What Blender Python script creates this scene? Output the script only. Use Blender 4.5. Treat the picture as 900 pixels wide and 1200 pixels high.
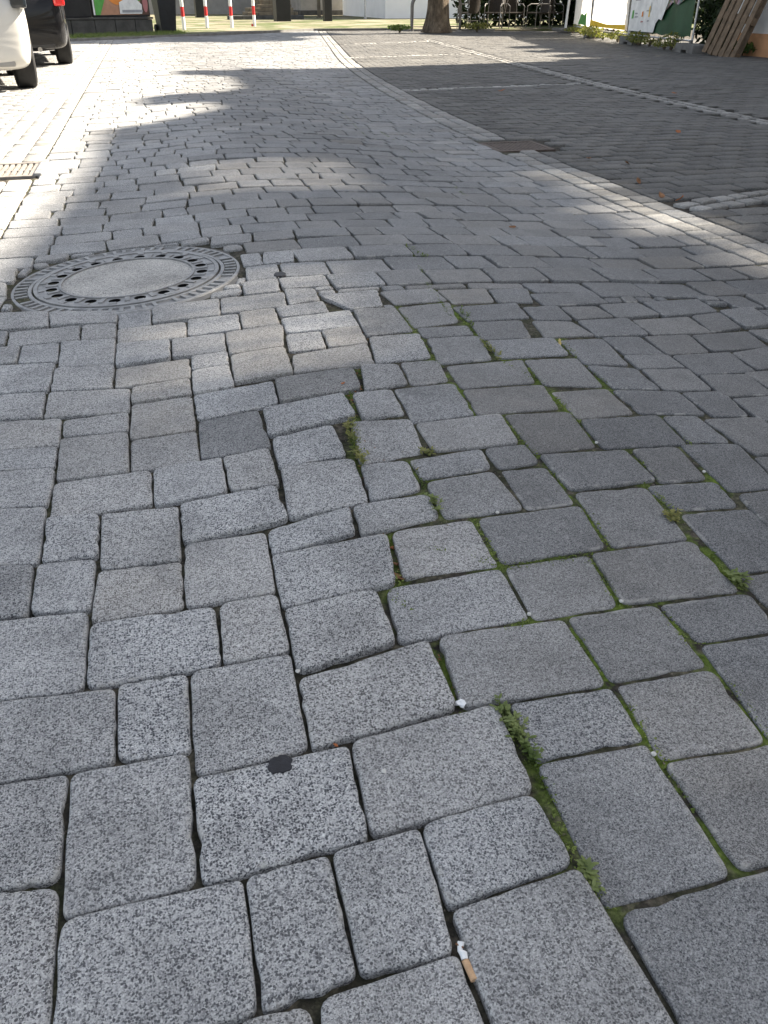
import bpy, bmesh, math, random
import numpy as np
from mathutils import Vector, Matrix, noise as mnoise

for o in list(bpy.data.objects): bpy.data.objects.remove(o)
SC = bpy.context.scene
COL = SC.collection
R = math.radians
random.seed(7)
RNG = np.random.default_rng(7)

# ------------------------------------------------------------------ camera
CAM_H = 0.80
PITCH = math.atan2(600, 960)
YAW = R(14.368)                       # turned to the right of the road's axis (+Y)
cd = bpy.data.cameras.new('camera'); cam = bpy.data.objects.new('camera', cd); COL.objects.link(cam)
cd.sensor_fit = 'HORIZONTAL'; cd.sensor_width = 36.0; cd.lens = 960 / 900 * 36.0
cd.clip_start = 0.02; cd.clip_end = 3000
cam.location = (0, 0, CAM_H)
cam.rotation_euler = (R(90) - PITCH, 0, -YAW)
SC.camera = cam

# ------------------------------------------------------------------ light
SUN_AZ = R(79)                        # clockwise from +Y
SUN_EL = R(41)
w = bpy.data.worlds.new('World'); SC.world = w; w.use_nodes = True
nt = w.node_tree; nt.nodes.clear()
sky = nt.nodes.new('ShaderNodeTexSky'); sky.sky_type = 'NISHITA'; sky.sun_disc = False
sky.sun_elevation = SUN_EL; sky.sun_rotation = SUN_AZ
sky.air_density = 1.0; sky.dust_density = 2.0; sky.ozone_density = 1.0
hs = nt.nodes.new('ShaderNodeHueSaturation'); hs.inputs['Saturation'].default_value = 0.46
bg = nt.nodes.new('ShaderNodeBackground'); bg.inputs['Strength'].default_value = 0.062
wo = nt.nodes.new('ShaderNodeOutputWorld')
nt.links.new(sky.outputs[0], hs.inputs['Color']); nt.links.new(hs.outputs[0], bg.inputs[0]); nt.links.new(bg.outputs[0], wo.inputs[0])
sl = bpy.data.lights.new('sun', 'SUN'); sun = bpy.data.objects.new('sun', sl); COL.objects.link(sun)
sl.energy = 5.0; sl.angle = R(0.8); sl.color = (1.0, 0.90, 0.76)
sdir = Vector((math.sin(SUN_AZ) * math.cos(SUN_EL), math.cos(SUN_AZ) * math.cos(SUN_EL), math.sin(SUN_EL)))
sun.rotation_euler = sdir.to_track_quat('Z', 'Y').to_euler(); sun.location = sdir * 60
SC.view_settings.view_transform = 'Standard'; SC.view_settings.look = 'None'
SC.view_settings.gamma = 1; SC.view_settings.use_curve_mapping = False
SC.view_settings.exposure = 2.2
SC.render.engine = 'CYCLES'

# ------------------------------------------------------------------ terrain
def sm(a, b, x):
    t = min(1.0, max(0.0, (x - a) / (b - a))); return t * t * (3 - 2 * t)
def hf(X, Y):
    """height of the paving: a long heave of the road, falling off to the right gutter"""
    e = sm(.6, 1.6, Y) * (1 - .6 * sm(6, 14, Y))
    s = .5 if X < .42 else .75
    z = e * (.04 * math.exp(-((X - .42) / s) ** 2) - .04 * sm(.9, 2.1, X))
    z += .012 * math.sin((Y - 2.0) * 2.3) * math.exp(-((X - .7) / .9) ** 2) * sm(2.2, 3.2, Y) * (1 - sm(7, 10, Y))
    if Y > 14: z += .0
    return z
def unproj(x, y, h=None):
    """pixel of the photograph -> point on the paving"""
    u = (x - 450) / 960; v = (600 - y) / 960
    f = math.cos(PITCH) + v * math.sin(PITCH); z = -math.sin(PITCH) + v * math.cos(PITCH)
    X = u * math.cos(YAW) + f * math.sin(YAW); Y = -u * math.sin(YAW) + f * math.cos(YAW)
    t = CAM_H / -z
    for _ in range(10): t = (CAM_H - (hf(X * t, Y * t) if h is None else h)) / -z
    return X * t, Y * t

# ------------------------------------------------------------------ materials
def mat(name, rough=.7, spec=.4, metal=0.0):
    m = bpy.data.materials.new(name); m.use_nodes = True
    b = m.node_tree.nodes['Principled BSDF']
    b.inputs['Roughness'].default_value = rough; b.inputs['Specular IOR Level'].default_value = spec; b.inputs['Metallic'].default_value = metal
    return m, m.node_tree, b
class NB:
    """small node-building helper"""
    def __init__(s, tree): s.t = tree
    def n(s, typ, **kw):
        o = s.t.nodes.new('ShaderNode' + typ)
        for k, v in kw.items(): setattr(o, k, v)
        return o
    def l(s, a, b): s.t.links.new(a, b)
    def val(s, sock, v):
        if isinstance(v, (int, float, tuple, list)): sock.default_value = v
        else: s.l(v, sock)
    def math(s, op, a, b=0.0, c=None, clamp=False):
        o = s.n('Math', operation=op, use_clamp=clamp); s.val(o.inputs[0], a); s.val(o.inputs[1], b)
        if c is not None: s.val(o.inputs[2], c)
        return o.outputs[0]
    def ramp(s, fac, stops, interp='LINEAR'):
        o = s.n('ValToRGB'); s.val(o.inputs[0], fac); cr = o.color_ramp; cr.interpolation = interp
        while len(cr.elements) < len(stops): cr.elements.new(.5)
        for e, (p, c) in zip(cr.elements, stops):
            e.position = p; e.color = (c, c, c, 1) if isinstance(c, (int, float)) else (*c, 1)
        return o.outputs[0]
    def noise(s, vec, scale, detail=4, rough=.6):
        o = s.n('TexNoise'); s.val(o.inputs['Vector'], vec); o.inputs['Scale'].default_value = scale
        o.inputs['Detail'].default_value = detail; o.inputs['Roughness'].default_value = rough
        return o.outputs[0]
    def vor(s, vec, scale, feature='F1'):
        o = s.n('TexVoronoi', feature=feature); s.val(o.inputs['Vector'], vec); o.inputs['Scale'].default_value = scale
        return o
    def mix(s, fac, a, b, blend='MIX'):
        o = s.n('Mix', data_type='RGBA', blend_type=blend); s.val(o.inputs[0], fac)
        s.val(o.inputs[6], a if not (isinstance(a, tuple) and len(a) == 3) else (*a, 1)); s.val(o.inputs[7], b if not (isinstance(b, tuple) and len(b) == 3) else (*b, 1))
        return o.outputs[2]
    def bump(s, h, strength=.5, dist=.002):
        o = s.n('Bump'); o.inputs['Strength'].default_value = strength; o.inputs['Distance'].default_value = dist; s.l(h, o.inputs['Height'])
        return o.outputs[0]
def simple(name, col, rough=.7, spec=.4, metal=0.0, var=.25, scale=6.0, bump=0.0, detail=6):
    m, t, b = mat(name, rough, spec, metal); k = NB(t)
    pos = k.n('NewGeometry').outputs['Position']
    f = k.noise(pos, scale, detail, .65)
    lo = tuple(max(0, c * (1 - var)) for c in col); hi = tuple(min(1, c * (1 + var)) for c in col)
    c = k.ramp(f, [(.3, lo), (.7, hi)])
    k.l(c, b.inputs['Base Color'])
    if bump: k.l(k.bump(k.noise(pos, scale * 6, 5), bump, .01), b.inputs['Normal'])
    return m

def paver_material(name, lightm, mid, dark, scale, rough=.6, chips=1.0, spec=.45, warm=(.30, .25, .18)):
    """exposed-aggregate concrete: dark chips in a pale matrix; attribute tint = (brightness, contrast, brown), edge = rim"""
    m, t, b = mat(name, rough, spec); k = NB(t)
    pos = k.n('NewGeometry').outputs['Position']
    at = k.n('Attribute', attribute_name='tint').outputs['Color']
    sep = k.n('SeparateColor'); k.l(at, sep.inputs[0])
    edge = k.n('Attribute', attribute_name='edge').outputs['Fac']
    atn = k.n('Attribute', attribute_name='tint'); gsc = k.math('MULTIPLY_ADD', atn.outputs['Alpha'], .22, .9)
    psc = k.n('VectorMath', operation='SCALE'); k.l(pos, psc.inputs[0]); k.l(gsc, psc.inputs['Scale'])
    wob = k.n('VectorMath', operation='ADD'); k.l(psc.outputs[0], wob.inputs[0])
    wn = k.n('TexNoise'); wn.inputs['Scale'].default_value = scale * 1.5; k.l(pos, wn.inputs['Vector'])
    ws = k.n('VectorMath', operation='SCALE'); k.l(wn.outputs['Color'], ws.inputs[0]); ws.inputs['Scale'].default_value = .5 / scale; k.l(ws.outputs[0], wob.inputs[1])
    v1 = k.vor(wob.outputs[0], scale); v2 = k.vor(wob.outputs[0], scale * 2.3)
    r1 = k.n('SeparateColor'); k.l(v1.outputs['Color'], r1.inputs[0])
    r2 = k.n('SeparateColor'); k.l(v2.outputs['Color'], r2.inputs[0])
    s1 = k.ramp(r1.outputs[0], [(0, dark), (.34, dark), (.38, mid), (.6, mid), (.66, lightm)])
    s2 = k.ramp(r2.outputs[0], [(0, dark), (.2, dark), (.28, mid), (.62, lightm), (1, tuple(min(1, c * 1.25) for c in lightm))])
    v3 = k.vor(pos, scale * 2.6); r3 = k.n('SeparateColor'); k.l(v3.outputs['Color'], r3.inputs[0])
    s3 = k.ramp(r3.outputs[0], [(0, dark), (.3, dark), (.4, mid), (.7, lightm)])
    core = k.ramp(v1.outputs['Distance'], [(.42, 1.0), (.5, 0.0)])
    spk = k.mix(core, s2, s1)
    flat = tuple(.30 * l + .42 * a + .28 * d for l, a, d in zip(lightm, mid, dark))
    fine = k.mix(.2, k.mix(.0, s3, s3), flat)
    c = k.mix(sep.outputs[1], fine, spk)
    # fine grain always
    g = k.noise(pos, 420, 3, .7)
    gm = k.ramp(g, [(.3, .5), (.7, 1.5)])
    c = k.mix(.8, c, gm, 'MULTIPLY')
    # stains
    st = k.noise(pos, 7, 6, .65)
    c = k.mix(1.0, c, k.ramp(st, [(.25, .62), (.5, 1.0), (.75, 1.2)]), 'MULTIPLY')
    big = k.noise(pos, 1.3, 4, .6)
    c = k.mix(1.0, c, k.ramp(big, [(.3, .78), (.7, 1.15)]), 'MULTIPLY')
    st2 = k.noise(pos, 38, 5, .7)
    c = k.mix(k.math('MULTIPLY', k.ramp(st2, [(.58, 0.0), (.72, .45)]), 1.0), c, tuple(x * 1.15 for x in lightm))
    br = k.math('MULTIPLY', sep.outputs[0], 2.0)
    c = k.mix(1.0, c, br, 'MULTIPLY')
    c = k.mix(k.math('MULTIPLY', sep.outputs[2], k.ramp(k.noise(pos, 14, 4), [(.3, .5), (.65, 1.0)])), c, warm)
    # pale knocked edges, dirty lower rim
    ch = k.noise(pos, 42, 5, .65)
    gate = k.ramp(k.noise(pos, 11, 2, .5), [(.50, 0.0), (.60, 1.0)])
    chm = k.math('MULTIPLY', gate, k.math('MULTIPLY', k.ramp(edge, [(.12, 0.0), (.4, 1.0), (.85, 1.0), (1.0, .25)]), k.ramp(ch, [(.49, 0.0), (.56, 1.0)])))
    c = k.mix(k.math('MULTIPLY', chm, .55 * chips), c, (.42, .405, .37))
    k.l(c, b.inputs['Base Color'])
    hgt = k.math('ADD', k.math('MULTIPLY', core, .5), k.math('ADD', k.math('MULTIPLY', g, .9), k.math('MULTIPLY', ch, 1.6)))
    k.l(k.bump(hgt, .55, .0022), b.inputs['Normal'])
    rr = k.ramp(st, [(.3, rough - .1), (.7, min(1, rough + .16))]); k.l(rr, b.inputs['Roughness'])
    return m
M = {}
M['paver'] = paver_material('aggregate_concrete', (.385, .385, .375), (.235, .237, .24), (.052, .055, .062), 300, .66, 1.0, .3)
M['lot_paver'] = paver_material('dark_concrete_paver', (.14, .135, .125), (.10, .098, .092), (.052, .052, .05), 110, .68, .3, .25)
M['pale_sett'] = paver_material('pale_stone_sett', (.55, .54, .50), (.42, .41, .39), (.25, .25, .25), 110, .7, .4)

def bed_material():
    m, t, b = mat('joint_soil', .9, .2); k = NB(t)
    pos = k.n('NewGeometry').outputs['Position']
    at = k.n('Attribute', attribute_name='moss').outputs['Fac']
    n1 = k.noise(pos, 60, 6, .7); n2 = k.noise(pos, 9, 4, .6)
    c = k.ramp(n1, [(.3, (.012, .011, .010)), (.5, (.05, .044, .035)), (.7, (.15, .13, .10))])
    c2 = k.ramp(n2, [(.35, .6), (.7, 1.35)])
    c = k.mix(1.0, c, c2, 'MULTIPLY')
    g = k.ramp(k.noise(pos, 120, 4, .7), [(.3, (.045, .07, .01)), (.6, (.13, .19, .025)), (.8, (.24, .28, .07))])
    c = k.mix(k.math('MULTIPLY', at, k.ramp(k.noise(pos, 26, 4, .6), [(.39, .0), (.54, 1.0)])), c, g)
    k.l(c, b.inputs['Base Color']); k.l(k.bump(n1, 1.0, .006), b.inputs['Normal'])
    return m
M['bed'] = bed_material()
M['iron'] = simple('cast_iron', (.27, .268, .262), .5, .5, .25, .35, 30, .3)
M['iron_rust'] = simple('rusty_cast_iron', (.11, .085, .07), .7, .3, .3, .35, 25, .3)
M['iron_pale'] = simple('pale_brown_iron', (.22, .20, .18), .75, .3, .1, .3, 25, .3)  # paler iron colour for the left grate
M['infill'] = paver_material('cover_concrete', (.42, .41, .38), (.30, .295, .28), (.15, .15, .15), 160, .75, .3)
M['dark'] = simple('black_void', (.012, .012, .012), .9, .1)

# ------------------------------------------------------------------ object helpers
def tag(o, label=None, cat=None, group=None, kind=None):
    if label: o['label'] = label
    if cat: o['category'] = cat
    if group: o['group'] = group
    if kind: o['kind'] = kind
    return o
def empty(name, loc=(0, 0, 0), rz=0, label=None, cat=None, group=None):
    o = bpy.data.objects.new(name, None); o.empty_display_size = .1; COL.objects.link(o); o.location = loc; o.rotation_euler = (0, 0, rz)
    return tag(o, label, cat, group)
class MB:
    """collects shapes and links them as one mesh object"""
    def __init__(s): s.v = []; s.f = []
    def add(s, vs, fs):
        n = len(s.v); s.v += [tuple(p) for p in vs]; s.f += [tuple(i + n for i in f) for f in fs]; return s
    def box(s, x0, y0, z0, x1, y1, z1):
        return s.add([(x0, y0, z0), (x1, y0, z0), (x1, y1, z0), (x0, y1, z0), (x0, y0, z1), (x1, y0, z1), (x1, y1, z1), (x0, y1, z1)],
                     [(3, 2, 1, 0), (4, 5, 6, 7), (0, 1, 5, 4), (1, 2, 6, 5), (2, 3, 7, 6), (3, 0, 4, 7)])
    def bbox(s, x0, y0, z0, x1, y1, z1, b=.01):
        """box with chamfered edges"""
        bm = bmesh.new(); bmesh.ops.create_cube(bm, size=1)
        for v in bm.verts: v.co = Vector(((x0 + x1) / 2 + v.co.x * (x1 - x0), (y0 + y1) / 2 + v.co.y * (y1 - y0), (z0 + z1) / 2 + v.co.z * (z1 - z0)))
        bmesh.ops.bevel(bm, geom=bm.edges[:], offset=b, segments=2, affect='EDGES', profile=.6)
        bm.verts.index_update(); s.add([v.co for v in bm.verts], [[v.index for v in f.verts] for f in bm.faces]); bm.free(); return s
    def bar(s, p, q, wx, wy):
        """rectangular bar from p to q"""
        p = Vector(p); q = Vector(q); d = (q - p).normalized(); a = d.cross(Vector((0, 0, 1)))
        if a.length < 1e-3: a = Vector((1, 0, 0))
        a.normalize(); b = d.cross(a)
        vs = [c + a * (sx * wx / 2) + b * (sy * wy / 2) for c in (p, q) for sx, sy in ((-1, -1), (1, -1), (1, 1), (-1, 1))]
        return s.add(vs, [(0, 1, 2, 3), (7, 6, 5, 4), (0, 4, 5, 1), (1, 5, 6, 2), (2, 6, 7, 3), (3, 7, 4, 0)])
    def tube(s, pts, r, n=8, cap=True):
        pts = [Vector(p) for p in pts]; rs = r if isinstance(r, (list, tuple)) else [r] * len(pts); vs = []; fs = []
        prev = None
        for i, p in enumerate(pts):
            d = (pts[min(i + 1, len(pts) - 1)] - pts[max(i - 1, 0)]).normalized()
            a = prev - d * prev.dot(d) if prev is not None else d.cross(Vector((0, 0, 1)))
            if a.length < 1e-3: a = d.cross(Vector((1, 0, 0)))
            a.normalize(); prev = a; b = d.cross(a)
            for j in range(n):
                t = 2 * math.pi * j / n; vs.append(p + (a * math.cos(t) + b * math.sin(t)) * rs[i])
        for i in range(len(pts) - 1):
            for j in range(n):
                fs.append((i * n + j, i * n + (j + 1) % n, (i + 1) * n + (j + 1) % n, (i + 1) * n + j))
        if cap: fs.append(tuple(range(n))[::-1]); fs.append(tuple((len(pts) - 1) * n + j for j in range(n)))
        return s.add(vs, fs)
    def lathe(s, prof, n=48, c=(0, 0, 0), closed=False):
        vs = [(c[0] + r * math.cos(2 * math.pi * j / n), c[1] + r * math.sin(2 * math.pi * j / n), c[2] + z) for r, z in prof for j in range(n)]
        m = len(prof); fs = []
        for i in range(m if closed else m - 1):
            i2 = (i + 1) % m
            for j in range(n): fs.append((i * n + j, i * n + (j + 1) % n, i2 * n + (j + 1) % n, i2 * n + j))
        return s.add(vs, fs)
    def prism(s, poly, ax, d0, d1):
        """extrude a 2D polygon along axis ax ('x','y','z')"""
        def P(u, v, d): return {'x': (d, u, v), 'y': (u, d, v), 'z': (u, v, d)}[ax]
        n = len(poly)
        return s.add([P(u, v, d0) for u, v in poly] + [P(u, v, d1) for u, v in poly],
                     [tuple(range(n))[::-1], tuple(range(n, 2 * n))] + [(i, (i + 1) % n, n + (i + 1) % n, n + i) for i in range(n)])
    def build(s, name, m, parent=None, smooth=False, fix=True):
        me = bpy.data.meshes.new(name); me.from_pydata(s.v, [], s.f)
        if fix and len(s.f) < 20000:
            bm = bmesh.new(); bm.from_mesh(me); bmesh.ops.recalc_face_normals(bm, faces=bm.faces[:]); bm.to_mesh(me); bm.free()
        me.materials.append(m)
        if smooth:
            me.polygons.foreach_set('use_smooth', [True] * len(me.polygons))
            me.set_sharp_from_angle(angle=R(38))
        o = bpy.data.objects.new(name, me); COL.objects.link(o); o.parent = parent
        return o
def copy_tree(o, parent=None):
    c = o.copy(); COL.objects.link(c); c.parent = parent
    for ch in [x for x in bpy.data.objects if x.parent == o]: copy_tree(ch, c)
    return c
def attr_f(me, name, vals):
    a = me.attributes.new(name, 'FLOAT', 'POINT'); a.data.foreach_set('value', np.asarray(vals, np.float32))
def attr_c(me, name, vals):
    a = me.attributes.new(name, 'FLOAT_COLOR', 'POINT'); a.data.foreach_set('color', np.asarray(vals, np.float32).ravel())
TRACED = '''
-20 922 80 905 69 1031 -20 1045
82 906 222 880 231 1033 72 1072
225 915 410 876 433 980 235 1034
410 872 580 826 624 926 434 979
-20 1046 69 1036 57 1215 -20 1230
70 1080 286 1030 303 1182 57 1240
286 1031 385 1004 417 1140 305 1184
390 1001 491 973 531 1114 423 1142
494 967 622 931 670 1012 525 1060
634 892 755 870 855 1022 712 1058
778 892 925 867 1010 985 868 1018
371 1173 534 1119 590 1265 385 1300
285 1195 365 1176 385 1260 290 1290
531 1067 677 1018 815 1245 610 1290
728 1074 925 1016 1010 1190 825 1245
-20 825 135 806 134 892 -20 920
138 802 219 789 223 880 137 891
223 786 340 765 361 874 229 905
350 798 500 753 533 827 366 876
462 622 553 607 584 662 476 675
560 607 682 592 712 640 587 659
800 602 885 595 950 662 866 672
695 650 810 635 864 692 730 706
592 664 690 651 723 708 625 724
455 688 586 665 619 722 470 750
517 747 658 727 707 801 545 826
670 724 767 710 825 780 720 798
776 708 876 695 910 738 822 752
823 755 925 740 1000 840 905 865
724 802 832 784 898 872 778 893
602 826 715 807 754 868 635 890
868 675 930 665 970 705 905 712
-15 597 55 592 45 659 -15 662
54 607 117 601 116 652 48 659
118 603 209 594 212 655 116 667
211 592 322 568 337 606 215 636
-15 664 40 661 33 718 -15 724
43 660 112 654 106 714 34 717
115 669 213 656 216 709 106 729
215 637 310 622 322 692 217 710
-20 730 104 715 98 807 -20 822
105 732 252 710 260 776 100 806
256 707 324 694 340 762 261 775
319 650 452 625 462 682 331 710
314 622 408 594 414 622 320 648
334 715 438 690 461 750 348 785
-20 368 56 365 56 381 -20 387
59 365 136 364 136 377 59 381
139 362 176 360 176 379 139 384
179 359 256 350 257 368 179 377
259 349 332 342 335 358 260 367
334 338 367 338 374 352 340 357
-20 390 9 387 5 402 -20 404
10 388 93 381 93 398 8 405
96 380 135 377 135 396 96 399
138 384 217 376 218 394 138 401
220 373 278 367 281 384 220 392
281 366 320 361 327 380 286 385
324 359 377 353 385 366 331 371
330 373 408 363 420 381 337 389
-20 408 23 405 19 423 -20 428
26 405 69 401 68 422 21 424
71 400 136 396 134 426 68 430
136 402 199 397 200 418 135 428
201 396 262 389 264 410 201 417
265 389 330 379 331 405 270 415
336 391 375 387 382 405 340 410
377 387 419 381 430 401 386 405
-20 430 65 425 56 456 -20 462
65 432 134 427 132 452 60 457
135 430 222 419 224 440 134 452
224 417 265 411 267 425 224 432
224 435 267 427 274 452 226 460
271 416 332 406 342 435 276 447
344 415 430 402 440 425 345 435
-20 464 52 459 49 487 -20 492
58 460 152 454 151 480 52 488
155 454 222 442 225 460 154 471
227 463 320 446 327 471 231 490
322 445 412 431 422 455 328 471
-20 494 72 489 69 520 -20 527
75 492 150 483 150 504 74 510
154 474 225 464 229 502 152 512
232 492 302 479 318 523 235 536
308 476 400 459 416 485 315 509
-20 528 67 522 64 546 -20 551
70 513 150 505 151 551 65 561
153 515 230 504 234 539 152 551
320 512 388 497 405 534 328 547
261 536 313 525 326 568 270 575
-20 553 65 547 55 592 -20 597
62 565 177 550 179 589 57 606
179 549 260 536 267 574 180 590
330 545 412 535 430 587 340 605
465 360 525 354 536 377 485 384
415 363 463 360 484 387 430 393
532 360 605 355 620 372 550 376
622 345 695 343 712 356 640 359
702 357 750 354 775 367 722 372
752 354 817 350 840 364 777 370
487 384 547 381 555 392 495 396
550 377 609 375 621 395 562 397
625 376 672 377 697 392 640 395
675 375 735 372 760 391 697 393
742 375 807 371 835 389 765 391
811 369 845 365 870 382 835 387
432 396 493 392 506 418 440 425
497 396 562 393 577 420 510 426
571 399 647 396 665 415 585 419
656 399 705 397 735 427 685 426
706 395 750 394 780 415 733 415
756 394 807 391 832 412 783 415
810 392 875 386 900 405 835 410
470 425 515 422 527 445 482 451
425 427 466 427 478 450 430 457
525 429 612 422 626 447 542 454
615 422 677 420 707 452 637 450
689 429 747 433 775 456 720 454
732 416 782 416 802 430 750 431
787 416 855 412 885 434 817 438
857 412 905 405 935 425 888 431
464 457 532 450 555 485 485 494
415 460 457 456 472 485 428 490
543 457 635 451 652 477 560 485
647 459 710 455 741 484 677 490
720 457 795 459 827 485 752 484
752 433 807 432 835 456 777 456
821 440 875 439 905 462 847 464
800 460 850 459 880 487 835 486
857 467 915 463 940 490 890 492
414 493 480 490 495 530 425 543
490 497 585 486 606 519 510 528
592 486 670 482 699 522 625 530
679 492 770 487 802 519 705 525
777 487 815 486 855 517 807 517
825 491 890 489 935 528 885 532
482 540 565 526 576 547 495 560
567 526 617 521 635 542 585 550
635 534 732 529 767 562 670 574
742 527 792 524 825 560 775 565
800 521 865 521 915 570 857 575
885 535 930 532 960 560 915 565
424 545 475 540 492 575 436 587
498 567 577 554 612 595 520 607
588 550 637 546 672 590 618 597
670 577 757 571 805 630 714 640
757 569 837 565 862 592 787 596
860 579 920 572 965 615 900 620
414 592 503 578 516 605 425 624
612 359 652 357 671 374 627 374
657 360 700 359 720 371 676 374
842 364 880 360 910 378 872 382
377 346 440 340 447 358 411 361
447 342 508 338 524 351 464 356
512 340 570 338 580 353 530 355
572 340 617 338 624 354 583 354
'''

# ------------------------------------------------------------------ the ground and the paving beds
MOSS_PX = [[(465,360),(510,422),(557,485)], [(527,358),(560,395),(585,420),(640,452),(700,520)], [(585,487),(622,527),(670,575)], [(737,527),(775,562)],
           [(775,490),(810,520),(850,575)], [(482,540),(517,602)], [(410,455),(425,545)], [(670,577),(716,642)], [(757,567),(800,605),(866,690)],
           [(558,608),(590,664)], [(690,652),(727,708)], [(660,725),(720,800)], [(576,822),(632,900),(670,1000),(712,1060)], [(455,690),(520,752),(545,826)],
           [(453,628),(470,690)], [(822,752),(905,865)], [(770,708),(825,782)], [(610,420),(650,470)], [(480,290),(500,330),(530,372)], [(500,640),(590,664),(692,650)],
           [(720,800),(778,893)], [(778,893),(865,1018)], [(420,425),(440,460)], [(625,724),(590,740)], [(655,397),(690,430),(720,456)], [(440,150),(500,190),(560,240)], [(400,130),(430,160)], [(540,455),(590,490)]]
MOSS = [[unproj(*p) for p in l] for l in MOSS_PX]
def seg_d(p, a, b):
    ax, ay = a; bx, by = b; dx, dy = bx - ax, by - ay
    t = max(0, min(1, ((p[0] - ax) * dx + (p[1] - ay) * dy) / (dx * dx + dy * dy + 1e-9)))
    return math.hypot(p[0] - ax - t * dx, p[1] - ay - t * dy)
def moss_at(x, y):
    if not (.2 < y < 7 and -.2 < x < 2.3): return .12
    d = min(seg_d((x, y), l[i], l[i + 1]) for l in MOSS for i in range(len(l) - 1))
    return max(.05 if x < .4 else .10, 1 - max(0, d - .006) / .02)
def xl(Y):                                   # left edge of the right-hand gutter strip
    return 2.13 + .006 * max(0, min(Y, 16) - 2.5) ** 2 + .162 * max(0, Y - 16)
LEFT0, LEFT1 = -1.03, -.65                   # left-hand gutter strip
def sheet(name, xs, ys, zf, m, kind='structure', moss=False):
    nx, ny = len(xs), len(ys)
    vs = [(x, y, zf(x, y)) for y in ys for x in xs]
    fs = [(j * nx + i, j * nx + i + 1, (j + 1) * nx + i + 1, (j + 1) * nx + i) for j in range(ny - 1) for i in range(nx - 1)]
    me = bpy.data.meshes.new(name); me.from_pydata(vs, [], fs); me.materials.append(m)
    me.polygons.foreach_set('use_smooth', [True] * len(me.polygons))
    if moss: attr_f(me, 'moss', [moss_at(v[0], v[1]) for v in vs])
    o = bpy.data.objects.new(name, me); COL.objects.link(o); o['kind'] = kind
    return o
M['earth'] = simple('far_ground', (.20, .18, .14), .95, .1, 0, .3, .8)
sheet('ground', [-900, -60, 0, 60, 900], [-400, -20, 40, 200, 1600], lambda x, y: -.2, M['earth'])
CRACK = sorted([(unproj(*p)[1], unproj(*p)[0]) for p in ((575, 1180), (530, 1060), (625, 930), (575, 830), (540, 822), (500, 752), (462, 690), (455, 630), (420, 600), (430, 540), (410, 480), (425, 430), (432, 390), (410, 350))])
def crack_x(Y): return float(np.interp(Y, [c[0] for c in CRACK], [c[1] for c in CRACK]))
def bedz(X, Y):
    n = mnoise.noise(Vector((X * 7, Y * 7, 0))) * .004
    k = sm(.0, .05, X - crack_x(Y) - .012)
    return hf(X, Y) - (.011 - .0065 * k * (1 - sm(2.3, 2.6, Y)) * (1 - sm(1.0, 1.3, X))) + n * (1 - .7 * k)
ysr = list(np.arange(-1.2, 3.6, .03)) + list(np.arange(3.6, 8, .1)) + list(np.arange(8, 34, .5))
road = sheet('road', list(np.arange(-.66, 2.3, .03)) + [2.5, 2.8, 3.2, 3.8, 4.6, 5.6, 6.6], ysr, bedz, M['bed'], moss=True)
ysl = list(np.arange(-1.2, 8, .2)) + list(np.arange(8, 34, 1.0))
def lotz(X, Y): return hf(min(X, 2.4), Y)
lot = sheet('parking_area', [2.05, 2.3, 2.6, 3, 4, 5, 6, 8, 10, 12, 16, 20], [y for y in ysl], lambda x, y: lotz(x, y) - .016, M['bed'], moss=False)
for v in lot.data.vertices:                     # keep clear of the road bed below
    if v.co.x < xl(v.co.y) + .1: v.co.z -= .03
for v in road.data.vertices:
    if v.co.x > xl(v.co.y) + .2: v.co.z -= .06
lane = sheet('parking_lane', [-7, -5, -3, -2, -1.5, -1.02], ysl, lambda x, y: hf(x, y) - .014, M['bed'])
strip_l = sheet('left_gutter_strip', [LEFT0, LEFT0 + .19, LEFT1 - .001], ysl, lambda x, y: hf(x, y) - .012, M['bed'])
strip_r = sheet('right_gutter_strip', [0, .115, .23], list(np.arange(-1.2, 29.2, .2)), lambda x, y: 0, M['bed'])
for v in strip_r.data.vertices:
    v.co.x += xl(v.co.y); v.co.z = hf(v.co.x, v.co.y) - .012

# ------------------------------------------------------------------ paving stones
def ccw(p):
    a = sum(p[i][0] * p[(i + 1) % len(p)][1] - p[(i + 1) % len(p)][0] * p[i][1] for i in range(len(p)))
    return p if a > 0 else p[::-1]
def area(p): return abs(sum(p[i][0] * p[(i + 1) % len(p)][1] - p[(i + 1) % len(p)][0] * p[i][1] for i in range(len(p)))) / 2
def inset(p, d):
    n = len(p); out = []
    for i in range(n):
        a, b, c = p[i - 1], p[i], p[(i + 1) % n]
        e1 = (b[0] - a[0], b[1] - a[1]); e2 = (c[0] - b[0], c[1] - b[1])
        l1 = math.hypot(*e1) + 1e-9; l2 = math.hypot(*e2) + 1e-9
        nx = -e1[1] / l1 - e2[1] / l2; ny = e1[0] / l1 + e2[0] / l2
        ln = math.hypot(nx, ny) + 1e-9; nx /= ln; ny /= ln
        cosh = max(.45, nx * -e1[1] / l1 + ny * e1[0] / l1)
        out.append((b[0] + nx * d / cosh, b[1] + ny * d / cosh))
    return out
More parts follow.
